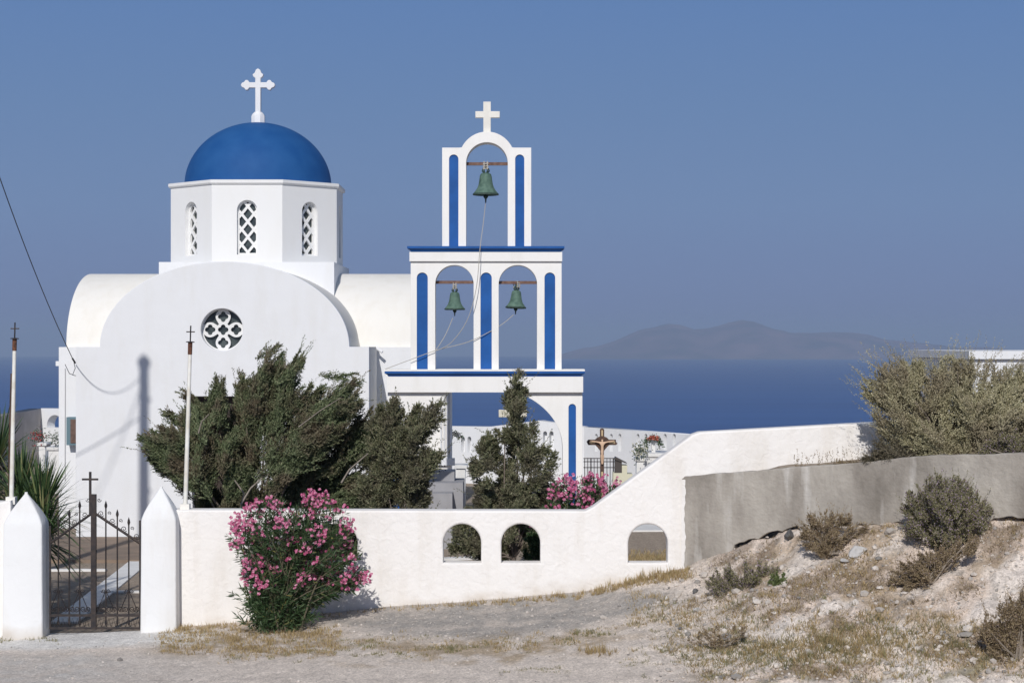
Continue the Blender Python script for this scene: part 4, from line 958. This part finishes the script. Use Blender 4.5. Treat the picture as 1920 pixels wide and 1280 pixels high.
T3 = [(962, 712), (972, 704), (984, 722), (990, 752), (980, 776), (978, 800), (1000, 796), (1012, 788), (1004, 812), (998, 830), (1025, 838), (1048, 850), (1040, 872), (1030, 890), (1046, 910), (1040, 960), (1012, 1034), (850, 1034), (846, 1000), (872, 965), (874, 940), (880, 900), (876, 868), (896, 850), (905, 822), (918, 800), (928, 798), (938, 816), (950, 800), (956, 780), (955, 764), (942, 748), (952, 722)]
def a3(x, y): return R(float(np.interp(x, [870, 945, 968, 990, 1050], [158, 118, 88, 42, 22])))
tr = thing('conical_tree', (X_(962, 31.6), 31.6, -4.42), 'small ragged cone-shaped conifer standing before the tower arch', 'tree')
o3_, ax3 = plumes(T3, 31.5, 215, rng, a3, 36, 22, 54, 12, .046, .016, thick=70, spread=.8, wisps=70, clumps=40, gap=.95, stretch=.65, push=12)
leaf_mesh('crown', o3_, jun, tr); limbs((X_(962, 31.5), 31.5, -4.42), ax3, rng, 18, M['bark'], tr, .06, fork=.5)

# ---- oleanders
ole_leaf = leaf_mat('oleander_leaf', [(0, (.030, .062, .025)), (.6, (.060, .105, .045)), (.95, (.11, .155, .075)), (1, (.25, .22, .08))], .2, .45)
ole_pet = leaf_mat('oleander_petal', [(0, (.40, .06, .15)), (.5, (.60, .15, .30)), (.85, (.72, .29, .44)), (1, (.82, .48, .58))], .3, .6)
stemm = mat('stem_brown', (.17, .15, .10), .9, var=.3, vscale=10)
def oleander(name, poly, base, depth, ntips, rng, label, flowers, thick, fl_y=None, leafL=.115):
    s = depth/F; t = thing(name, base, label, 'flowering shrub', None)
    x, y = sample(poly, ntips, rng); ed = edge_dist(poly, x, y)
    dz = rng.uniform(-1, 1, ntips)*np.sqrt(np.clip(1-(1-np.clip(ed/thick, 0, 1))**2, 0, 1))*thick*s
    Lv = []; Fl = []; mb = MB(); b0 = np.array(base)
    for i in range(ntips):
        T = np.array([(x[i]-960)*depth/F, depth+dz[i], (HZ-y[i])*depth/F]); B = b0+np.array([rng.normal()*.12, rng.normal()*.10, 0])
        dist = np.linalg.norm(T-B); C = B+(T-B)*.5+np.array([-(T-B)[0]*.22, 0, .12*dist])
        us = np.linspace(0, 1, 9); pts = [(1-u)**2*B+2*u*(1-u)*C+u*u*T for u in us]
        if i % 3 == 0: mb.tube([tuple(p) for p in pts], [.011*(1-u)+.003 for u in us], 4, False)
        tip_dir = pts[-1]-pts[-2]; tip_dir /= np.linalg.norm(tip_dir)
        nl = int(rng.integers(18, 30)); L_ = min(.45, dist*.5)
        u = rng.uniform(0, 1, nl)
        Pb = T-tip_dir*(u*L_)[:, None]
        rv = rng.normal(size=(nl, 3)); rv -= (rv@tip_dir)[:, None]*tip_dir; rv /= np.linalg.norm(rv, axis=1, keepdims=True)
        D = tip_dir*.75+rv*.8+np.array([0, 0, -.12])
        Lv.append(leaf_arrays(Pb, D, rng.uniform(.7, 1.25, nl)*leafL, rng.uniform(.014, .023, nl), rng, kink=.5))
        if flowers and y[i] < fl_y(x[i]) and rng.random() < flowers:
            nf = int(rng.integers(3, 10)); 
            for _ in range(nf):
                c = T+rng.normal(size=3)*np.array([.042, .042, .035])+tip_dir*.03+np.array([0, -.03, 0])
                nrm = np.array([rng.normal()*.5, -1, rng.normal()*.5+.45]); nrm /= np.linalg.norm(nrm)
                a = np.cross(nrm, [0, 0, 1]); a /= np.linalg.norm(a); b2_ = np.cross(nrm, a); ph = rng.uniform(0, 6.28)
                for k in range(5):
                    th = ph+k*1.2566; d_ = a*math.cos(th)+b2_*math.sin(th); sd = -a*math.sin(th)+b2_*math.cos(th); r_ = rng.uniform(.020, .029)
                    Fl.append(np.stack([c, c+d_*r_*.75+sd*r_*.48-nrm*-.004, c+d_*r_*1.15-nrm*-.008, c+d_*r_*.75-sd*r_*.48-nrm*-.004]))
    mb.build('stems', stemm, t, 60); leaf_mesh('foliage', Lv, ole_leaf, t)
    if Fl: leaf_mesh('blossoms', [np.array(Fl)], ole_pet, t)
    return t
OL = [(425, 1008), (440, 975), (462, 945), (500, 938), (540, 940), (575, 926), (605, 926), (652, 962), (664, 1000), (676, 1035), (688, 1078), (668, 1108), (640, 1112), (600, 1140), (570, 1160), (520, 1180), (470, 1170), (455, 1130), (452, 1060), (430, 1030)]
ob = ground_at(525, 1186)
oleander('oleander_bush', OL, (ob.x, 28.0, gz(ob.x, 28.0)), 28.0, 560, rng, 'big pink flowering oleander growing in front of the long white wall', .40, 62, lambda x: 1108)
OL2 = [(1018, 930), (1028, 912), (1045, 898), (1060, 893), (1085, 898), (1102, 882), (1112, 896), (1140, 900), (1158, 904), (1160, 920), (1140, 960), (1090, 1010), (1030, 1040), (990, 1050), (985, 1020), (1000, 960)]
oleander('oleander_bush', OL2, (X_(1060, 30.2), 30.2, -4.42), 30.2, 300, rng, 'smaller pink oleander peeking over the sloping wall before the crucifix', .42, 50, lambda x: 985, .10)
# low leafy shoots at the oleander's lower left
t_ = bpy.data.objects['oleander_bush']; Lv = []
for k in range(46):
    x_ = rng.uniform(430, 600); y_ = rng.uniform(1095, 1165); B = np.array([X_(520+rng.normal()*25, 27.8), 27.8, -4.2]); T = np.array(P(x_, y_, 27.75)); T[1] += rng.uniform(-.2, .2)
    n = 34; u = rng.uniform(.15, 1, n)[:, None]; d_ = (T-B)/np.linalg.norm(T-B); rv = rng.normal(size=(n, 3))
    Lv.append(leaf_arrays(B+(T-B)*u, d_*.8+rv*.55, rng.uniform(.08, .15, n), .019, rng))
leaf_mesh('low_shoots', Lv, ole_leaf, t_)

# ---- spiky yucca behind the gate
yuc = leaf_mat('yucca_leaf', [(0, (.055, .10, .045)), (.7, (.10, .165, .065)), (.93, (.20, .25, .10)), (1, (.40, .33, .18))], .15, .4)
ty_ = thing('yucca', (X_(40, 31), 31, -4.42), 'spiky green yucca with sword leaves behind the left gate pier', 'plant')
V = []; mb = MB()
heads = [(40, 940, 30.8, 122, 190), (76, 968, 30.4, 120, 190), (-4, 868, 31.6, 120, 150), (62, 1030, 30.3, 88, 110), (80, 1015, 30.15, 112, 130), (-30, 930, 31.2, 110, 80), (30, 990, 30.5, 95, 100)]
for hx, hy, d_, Lp, nb in heads:
    c = np.array(P(hx, hy, d_)); s = d_/F
    mb.tube([(X_(36, 30.9), 30.9, -4.5), (X_(36, 30.9)*.5+c[0]*.5, (30.9+c[1])/2, (-4.5+c[2])/2-.05), tuple(c)], [.13, .10, .09], 8)
    for i in range(nb):
        th = rng.uniform(0, 2*math.pi); el = R(rng.uniform(-38, 88)) if rng.random() < .8 else R(rng.uniform(20, 88))
        d0 = np.array([math.cos(th)*math.cos(el), math.sin(th)*math.cos(el), math.sin(el)])
        L = Lp*s*rng.uniform(.75, 1.1); w_ = rng.uniform(.032, .046); side = np.cross(d0, [0, 0, 1]); side /= np.linalg.norm(side)+1e-9
        droop = np.array([0, 0, -.10*L*math.cos(el)]); p0 = c; p1 = c+d0*L*.35; p2 = c+d0*L*.7+droop*.5; p3 = c+d0*L+droop*1.4
        V.append(np.stack([p0-side*w_*.3, p0+side*w_*.3, p1+side*w_*.5, p1-side*w_*.5])); V.append(np.stack([p1-side*w_*.5, p1+side*w_*.5, p2+side*w_*.38, p2-side*w_*.38])); V.append(np.stack([p2-side*w_*.38, p2+side*w_*.38, p3+side*.002, p3-side*.002]))
mb.build('trunk', M['bark'], ty_, 60)
V = np.array(V); n = len(V)//3
me = bpy.data.meshes.new('leaves'); vv = V.reshape(n, 12, 3); vs_ = vv[:, [0, 1, 2, 3, 6, 7, 10, 11]].reshape(-1, 3)-np.array(wloc(ty_)); ff = []
for i in range(n): k = i*8; ff += [(k, k+1, k+2, k+3), (k+3, k+2, k+4, k+5), (k+5, k+4, k+6, k+7)]
me.from_pydata(vs_.tolist(), [], ff); link_mesh('leaves', me, yuc, ty_, None, True)
st_ = MB(); st_.tube([P(20.5, 1000, 30.5), P(21, 830, 30.5), P(22, 700, 30.5)], [.05, .045, .02], 8); st_ = st_.build('wooden_post', mat('brown_post', (.11, .065, .045), .9, var=.4, vscale=8), None, 60)
tag(st_, 'thin dark brown post just behind the left flagpole', 'post')

# ---- grey bush on the bank and other low shrubs
grayl = leaf_mat('grey_bush_leaf', [(0, (.26, .25, .145)), (.5, (.43, .40, .25)), (.9, (.57, .53, .36)), (1, (.62, .53, .37))], .2,
                 clump=[(0, (.24, .20, .135)), (1, (.44, .39, .27))], cscale=1.8)
dkl = leaf_mat('dark_shrub_leaf', [(0, (.075, .07, .045)), (1, (.20, .17, .12))], .1)
heath = leaf_mat('heath_leaf', [(0, (.14, .14, .07)), (.6, (.26, .245, .14)), (.84, (.34, .30, .19)), (.86, (.30, .22, .32)), (1, (.44, .33, .46))], .15)
brownl = leaf_mat('dry_shrub_leaf', [(0, (.17, .125, .08)), (.6, (.30, .23, .145)), (.9, (.43, .35, .21)), (1, (.42, .34, .36))], .15)
twig = mat('grey_twig', (.26, .22, .18), .95)
def radial(bx_, by_): return lambda x, y: math.atan2(by_-y, (x-bx_)*1.0+1e-6)
def shrub(name, poly, bx_, by_, depth, n, rng, m, label, length, rad, twigs, per, lL, lW, thick, cat='shrub', wisps=0, spread=.6, group=None, ntw=20, zb_=None, wlen=30, gap=.45):
    t = thing(name, (X_(bx_, depth), depth, zb_ if zb_ is not None else Z_(by_, depth)), label, cat, group)
    o_, ax = plumes(poly, depth, n, rng, radial(bx_, by_+20), length, rad, twigs, per, lL, lW, thick=thick, spread=spread, wisps=wisps, clumps=max(4, n//12), gap=gap, wlen=wlen, stretch=.75)
    leaf_mesh('foliage', o_, m, t)
    mb = MB(); b0 = Vector((X_(bx_, depth), depth, Z_(by_+6, depth)))
    for i in rng.choice(len(ax), min(ntw, len(ax)), replace=False):
        T = Vector(ax[i][1]); q = b0.lerp(T, .5)+Vector((rng.normal()*.04, rng.normal()*.04, .02)); mb.tube([b0+Vector((rng.normal()*.05, rng.normal()*.05, 0)), q, T], [.014, .009, .003], 4, False)
    mb.build('twigs', twig, t, 60); return t
GB = [(1614, 716), (1630, 698), (1660, 684), (1700, 678), (1740, 678), (1780, 670), (1830, 674), (1880, 680), (1930, 688), (1985, 712), (2020, 760), (2000, 830), (1950, 850), (1860, 858), (1760, 862), (1700, 850), (1655, 815), (1632, 775), (1620, 735)]
shrub('grey_bush', GB, 1800, 858, 27.9, 900, rng, grayl, 'large grey-green twiggy bush on top of the concrete retaining wall', 66, 24, 40, 10, .027, .013, 110, 'bush', wisps=900, spread=.55, ntw=60, wlen=62, gap=.62)
shrub('low_shrub', [(1616, 862), (1625, 835), (1655, 818), (1700, 822), (1730, 845), (1735, 866), (1660, 868)], 1680, 868, 27.6, 60, rng, dkl, 'low dark tangled shrub at the left foot of the big grey bush', 34, 18, 30, 8, .024, .012, 30, wisps=25)
shrub('purple_heath', [(1830, 850), (1850, 822), (1890, 808), (1940, 806), (1990, 820), (2000, 848)], 1910, 852, 26.9, 70, rng, heath, 'purple tinged heath on the wall top at the right frame edge', 26, 15, 30, 8, .022, .012, 26)
shrub('purple_heath', [(1688, 962), (1700, 925), (1722, 900), (1752, 888), (1785, 890), (1815, 905), (1845, 930), (1862, 962), (1850, 985), (1790, 1008), (1735, 1014), (1700, 998)], 1770, 1008, 26.6, 230, rng, heath, 'round mauve-flowered heath bush against the grey concrete wall', 34, 16, 34, 9, .022, .013, 70, wisps=60)
shrub('dry_shrub', [(1502, 990), (1515, 965), (1550, 958), (1590, 966), (1630, 985), (1620, 1010), (1570, 1030), (1520, 1034), (1500, 1015)], 1560, 1032, 27.2, 95, rng, brownl, 'brown dried shrub beside the pale boulder under the concrete wall', 30, 15, 30, 8, .024, .011, 40, wisps=50)
shrub('low_shrub', [(1325, 1095), (1340, 1068), (1375, 1055), (1420, 1052), (1455, 1060), (1470, 1085), (1440, 1105), (1370, 1118), (1335, 1112)], 1395, 1116, 27.3, 90, rng, heath, 'flat spreading dark olive shrub left of the rubble at the wall foot', 28, 14, 30, 8, .022, .012, 36, wisps=40)
shrub('green_sprout', [(1438, 1090), (1448, 1072), (1470, 1076), (1475, 1092), (1455, 1104)], 1457, 1104, 27.0, 16, rng, leaf_mat('fresh_leaf', [(0, (.10, .14, .05)), (1, (.20, .23, .10))], .2), 'small fresh green plant at the right edge of the flat olive shrub', 16, 10, 22, 7, .03, .018, 16, 'plant', ntw=4)
shrub('dry_shrub', [(1665, 1092), (1675, 1062), (1720, 1040), (1770, 1020), (1830, 1000), (1840, 1012), (1790, 1045), (1740, 1082), (1690, 1112)], 1745, 1085, 26.0, 110, rng, brownl, 'long brown shrub trailing down the bank below the round heath bush', 26, 14, 28, 8, .024, .011, 30, wisps=40)
shrub('dry_shrub', [(1835, 1195), (1850, 1150), (1885, 1122), (1925, 1110), (1980, 1130), (1985, 1210), (1930, 1245), (1870, 1240)], 1910, 1240, 24.25, 150, rng, brownl, 'tall dry grassy shrub at the lower right frame edge', 40, 16, 30, 8, .034, .010, 30, wisps=110)
for nm, poly_, bx_, by_, dd_, nn_, lab_ in (
    ('dry_shrub', [(1285, 1195), (1330, 1172), (1400, 1165), (1430, 1178), (1380, 1200), (1310, 1212)], 1350, 1214, 25.4, 26, 'thin brown brush spread flat at the foot of the bank left of the weeds'),
    ('dry_shrub', [(1640, 1150), (1700, 1128), (1760, 1120), (1790, 1132), (1730, 1152), (1660, 1166)], 1715, 1166, 25.6, 26, 'thin brown brush on the bare slope between the trailing shrub and the frame edge')):
    shrub(nm, poly_, bx_, by_, dd_, nn_, rng, brownl, lab_, 18, 9, 20, 7, .022, .009, 20, wisps=20, ntw=6)

# ---- dry grass: countless blades in tufts along the wall foot, on the verge and over the bank
def blades(cx_, cy_, nb, h, spread, lean=.35):
    a = rng.uniform(0, 2*math.pi, nb); r_ = np.abs(rng.normal(size=nb))*spread
    x = cx_+np.cos(a)*r_; y = cy_+np.sin(a)*r_*.8; z = terrain(x, y)-.005
    D = np.stack([rng.normal(size=nb)*lean, rng.normal(size=nb)*lean, np.ones(nb)], 1)
    return leaf_arrays(np.stack([x, y, z], 1), D, rng.uniform(.5, 1.3, nb)*h, rng.uniform(.006, .011, nb), rng, kink=.3)
straw = leaf_mat('dry_grass', [(0, (.26, .19, .10)), (.5, (.44, .33, .17)), (.9, (.58, .46, .27)), (1, (.24, .24, .10))], .3)
grn = leaf_mat('green_grass', [(0, (.17, .17, .085)), (.7, (.28, .265, .14)), (1, (.40, .34, .20))], .3)
S = []; G = []
for px in np.arange(332, 1290, 2.1):                       # along the wall
    k = float(np.interp(px, [332, 420, 520, 700, 760, 900, 1100, 1190, 1290], [.35, .75, .6, .25, .5, .75, .9, 1.2, 1]))
    if rng.random() < k*.62: S.append(blades(X_(px, 28.75), 28.8-abs(rng.normal())*.13-.03, int(12*k)+3, .055+.06*k*rng.random(), .035))
for _ in range(420):                                       # verge right of the gate, under the oleander
    p_ = ground_at(rng.uniform(300, 640), rng.uniform(1178, 1225)+rng.normal()*4); S.append(blades(p_.x, p_.y, 14, .06*rng.uniform(.5, 1.4), .07))
for _ in range(480):                                       # litter strip below the gravel
    px = rng.uniform(420, 1240); p_ = ground_at(px, np.interp(px, [420, 700, 900, 1100, 1240], [1226, 1210, 1216, 1198, 1180])+rng.normal()*9)
    if fbm(np.array([p_.x]), np.array([p_.y]), 1.7, 3, 61)[0] > -.12: (G if rng.random() < .35 else S).append(blades(p_.x, p_.y, 12, .045*rng.uniform(.5, 1.4), .07))
for _ in range(1450):                                      # bank
    px = rng.uniform(1180, 1930); py = rng.uniform(np.interp(px, WX, WY)+6, 1278); p_ = ground_at(px, py)
    nn = fbm(np.array([p_.x]), np.array([p_.y]), 1.1, 4, 71)[0]+sst(1120, 1230, py)*.22-.12*sst(1250, 1280, py)
    if nn > .06: (G if (rng.random() < .35 and py > 1120) else S).append(blades(p_.x, p_.y, 15, .075*rng.uniform(.5, 1.5), .075, .5))
for cx0, cy0, rr, n_, h in ((1120, 1225, 14, 16, .12), (845, 1216, 16, 12, .06), (1095, 1192, 22, 14, .07), (725, 1228, 30, 18, .04), (1020, 1254, 30, 16, .03), (1225, 1243, 30, 16, .03), (340, 1180, 14, 14, .10), (1210, 1088, 34, 30, .14), (1255, 1082, 20, 20, .12), (1150, 1100, 24, 14, .10), (60, 1198, 24, 12, .05), (12, 1198, 14, 10, .06)):
    for _ in range(n_):
        p_ = ground_at(cx0+rng.normal()*rr, cy0+rng.normal()*4); (S if h > .09 else G).append(blades(p_.x, p_.y, 14, h*rng.uniform(.6, 1.3), .05))
for _ in range(260):                                       # weedy patch low on the bank
    p_ = ground_at(1600+rng.normal()*95, 1208+rng.normal()*24); (G if rng.random() < .3 else S).append(blades(p_.x, p_.y, 16, .13*rng.uniform(.4, 1.3), .08, .5))
for _ in range(200):
    p_ = ground_at(1420+rng.normal()*90, 1225+rng.normal()*14); (G if rng.random() < .5 else S).append(blades(p_.x, p_.y, 14, .09*rng.uniform(.4, 1.3), .08, .5))
B_ = []
for _ in range(1900):                                      # brown dead brush in drifts across the slope
    px = rng.uniform(1290, 1925); py = rng.uniform(np.interp(px, WX, WY)+10, 1270); p_ = ground_at(px, py)
    xx_, yy_ = np.array([p_.x]), np.array([p_.y])
    if fbm(xx_*.8+yy_*.5, yy_*1.6-xx_*.3, 1.3, 5, 91)[0] < -.10: B_.append(blades(p_.x, p_.y, 13, .07*rng.uniform(.4, 1.4), .07, .9))
tag(leaf_mesh('dead_brush', B_, brownl), 'brown dead brush lying in drifts across the bank', 'brush', kind='stuff')
tag(leaf_mesh('dry_grass', S, straw), 'dry straw coloured grass along the wall foot and over the bank', 'grass', kind='stuff')
tag(leaf_mesh('green_grass', G, grn), 'thin patches of greenish grass on the verge and bank', 'grass', kind='stuff')
# twiggy weeds standing along the top of the retaining wall
W_ = []
for px in list(rng.uniform(1488, 1640, 46)):
    p_ = np.array(P(px, float(np.interp(px, [q[0] for q in top], [q[1] for q in top])), gd(px)+.12)); n = 18
    d_ = np.array([rng.normal()*.25, rng.normal()*.2, 1.0]); L = rng.uniform(.06, .26); u = rng.uniform(0, 1, n)[:, None]
    W_.append(leaf_arrays(p_+d_*u*L, d_+rng.normal(size=(n, 3))*.6, .025, .009, rng))
for _ in range(60):
    px = rng.normal()*14+1588; p_ = np.array(P(px, 872, gd(px)+.12)); W_.append(leaf_arrays(p_[None]+rng.normal(size=(16, 3))*.02, rng.normal(size=(16, 3))*.7+[0, 0, .8], .06, .008, rng))
tag(leaf_mesh('dry_weeds', W_, brownl), 'dry thin weeds sprouting along the concrete wall top', 'weeds', kind='stuff')

# ---- stones
def stone(name, c, size, seed, m, label=None, sub=2, squash=.6):
    bm = bmesh.new(); bmesh.ops.create_icosphere(bm, subdivisions=sub, radius=1); r_ = random.Random(seed)
    cuts = [(Vector((r_.uniform(-1, 1), r_.uniform(-1, 1), r_.uniform(-1, 1))).normalized(), r_.uniform(.38, .72)) for _ in range(16)]
    for v_ in bm.verts:
        for nn, dd in cuts:
            k = v_.co.dot(nn)
            if k > dd: v_.co -= nn*(k-dd)
        v_.co *= 1+r_.uniform(-.05, .05)
    me = bpy.data.meshes.new(name); bm.to_mesh(me); bm.free()
    me.transform(Matrix.Translation(c) @ Matrix.Rotation(r_.uniform(0, 6), 4, 'Z') @ Matrix.Diagonal((size, size*r_.uniform(.6, .9), size*squash, 1)))
    o = link_mesh(name, me, m)
    return tag(o, label, 'rock') if label else o
def rock_at(px, py, wpx, m, label, seed, squash=.6, sub=3):
    p_ = ground_at(px, py); s = p_.y/F*wpx/2; stone('rock', p_+Vector((0, 0, s*squash*.45)), s, seed, m, label, sub, squash)
rock_at(1605, 1040, 50, M['rock'], 'largest pale grey boulder lying right of the brown dried shrub', 3, .55)
rock_at(1585, 1056, 24, M['rock'], 'small square pale rock just below the largest boulder', 8, .6)
rock_at(1688, 1098, 26, M['rock_dark'], 'dark grey rock at the left end of the trailing brown shrub', 12, .9)
rock_at(1302, 1112, 20, M['rock_dark'], 'dark rock left of the flat olive shrub, near the wall corner', 15, .8)
rock_at(1250, 1124, 13, mat('white_rock', (.62, .60, .57), .9, var=.2, vscale=9), 'small white stone near the wall corner by the gravel', 16, .9)
rock_at(1305, 1146, 22, M['rock'], 'grey stone on the bank below the flat olive shrub', 19, .6)
rock_at(1275, 1180, 15, M['rock_dark'], 'small dark stone on the gravel edge at the foot of the bank', 20, .6)
rock_at(1478, 1012, 36, M['rock_dark'], 'dark rock wedged under the cracked concrete wall foot', 23, .8)
PV = []; PF = []
ico = bmesh.new(); bmesh.ops.create_icosphere(ico, subdivisions=1, radius=1); iv = np.array([v_.co[:] for v_ in ico.verts]); ifc = np.array([[v_.index for v_ in f_.verts] for f_ in ico.faces]); ico.free()
k = 0
for it in range(4225):
    u_ = rng.random() if it < 4200 else .3
    if u_ < .62: px = rng.uniform(1230, 1930); py = rng.uniform(np.interp(px, WX, WY)+4, 1279)
    elif u_ < .85: px = rng.uniform(560, 1300); py = rng.uniform(1125, 1200)
    else: px = rng.uniform(0, 1930); py = rng.uniform(1200, 1279)
    if py < np.interp(px, WX, WY)+4: continue
    p_ = ground_at(px, py); sz = .006+.010*rng.exponential()*(1 if px > 1230 else .5); sz = min(sz, .06) if it < 4200 else rng.uniform(.05, .10)
    q = iv*(1+rng.uniform(-.25, .25, iv.shape))*sz*np.array([1, rng.uniform(.6, 1), rng.uniform(.45, .8)]); th = rng.uniform(0, 6.28); c_, s_ = math.cos(th), math.sin(th)
    q = q@np.array([[c_, -s_, 0], [s_, c_, 0], [0, 0, 1]]); PV.append(q+np.array(p_)+[0, 0, sz*.25]); PF.append(ifc+k*len(iv)); k += 1
me = bpy.data.meshes.new('pebbles'); me.from_pydata(np.concatenate(PV).tolist(), [], np.concatenate(PF).tolist())
pm = leaf_mat('pebble', [(0, (.20, .19, .18)), (.25, (.40, .37, .34)), (.6, (.54, .49, .44)), (1, (.66, .61, .56))], 0, .95)
tag(link_mesh('pebbles', me, pm), 'loose pebbles and gravel on the verge and the bank', 'gravel', kind='stuff')

# ---- grave flowers
def posy(name, c, r_, n, cols, label, ring=None):
    t = thing(name, c, label, 'flowers')
    cen = np.array(c)
    if ring: th = rng.uniform(-.5, 3.64, n); pb = cen+np.stack([np.cos(th)*ring, np.zeros(n), np.sin(th)*ring], 1)+rng.normal(size=(n, 3))*r_
    else: pb = cen+rng.normal(size=(n, 3))*r_
    leaf_mesh('foliage', [leaf_arrays(pb, rng.normal(size=(n, 3)), .07, .03, rng)], ole_leaf, t)
    m_ = leaf_mat(name+'_petal', cols, .2)
    if ring: th = rng.uniform(.8, 2.34, n//2); pb = cen+np.stack([np.cos(th)*ring, np.full(n//2, -.05), np.sin(th)*ring*1.05], 1)+rng.normal(size=(n//2, 3))*r_*.6
    else: pb = cen+rng.normal(size=(n//2, 3))*r_+np.array([0, -.05, 0])
    leaf_mesh('blossoms', [leaf_arrays(pb, rng.normal(size=(len(pb), 3)), .055, .05, rng)], m_, t)
posy('wreath', P(1225, 833, 50.5), .035, 260, [(0, (.45, .10, .07)), (1, (.62, .25, .18))], 'red-topped green wreath hung on the short tomb cross', .19)
posy('bouquet', P(1200, 845, 49.6), .10, 220, [(0, (.62, .60, .45)), (1, (.75, .72, .62))], 'green and cream bouquet standing on the narrow white pedestal')
posy('flower_wreath', P(853, 822, 50), .05, 120, [(0, (.12, .12, .14)), (1, (.3, .3, .3))], 'dark leafy wreath beside the fluted porch pilaster', .12)
posy('red_bouquet', P(74, 818, 57), .12, 160, [(0, (.35, .04, .05)), (1, (.5, .1, .1))], 'dark red bouquet on the small tomb at the far left')
posy('grave_bouquet', P(103, 822, 56), .10, 120, [(0, (.25, .28, .25)), (1, (.5, .5, .45))], 'grey-green bouquet on the tomb under the round wall opening')
shrub('garden_shrub', [(985, 1050), (985, 1010), (1000, 995), (1020, 1000), (1020, 1055)], 1005, 1056, 30.0, 30, rng, ole_leaf, 'bright green shrub seen inside the right half of the middle arched opening', 20, 12, 24, 6, .06, .018, 20, 'shrub', ntw=5)
W_ = []
for _ in range(120):
    x_ = rng.uniform(2.2, 3.3); y_ = 38.2+abs(rng.normal())*.9; n = 12
    W_.append(leaf_arrays(np.array([x_, y_, -4.42])+rng.normal(size=(n, 3))*[.08, .08, 0], rng.normal(size=(n, 3))*.4+[0, 0, 1], rng.uniform(.06, .2), .012, rng))
tag(leaf_mesh('courtyard_weeds', W_, straw), 'dry weeds on the yard floor seen through the rightmost arched opening', 'weeds', kind='stuff')

# ================================================================ HAZE
hz = MB().box(-62000, 62000, -62000, 62000, SEA-62000**2/ER*1.0-20, 330).build('haze', None or bpy.data.materials.new('haze_air')); hz['kind'] = 'stuff'
hm = hz.data.materials[0]; hm.use_nodes = True; t = hm.node_tree; t.nodes.clear()
ou = t.nodes.new('ShaderNodeOutputMaterial'); pv = t.nodes.new('ShaderNodeVolumePrincipled')
pv.inputs['Color'].default_value = (.53, .68, .93, 1); pv.inputs['Density'].default_value = HAZE; pv.inputs['Anisotropy'].default_value = 0
t.links.new(pv.outputs[0], ou.inputs['Volume'])
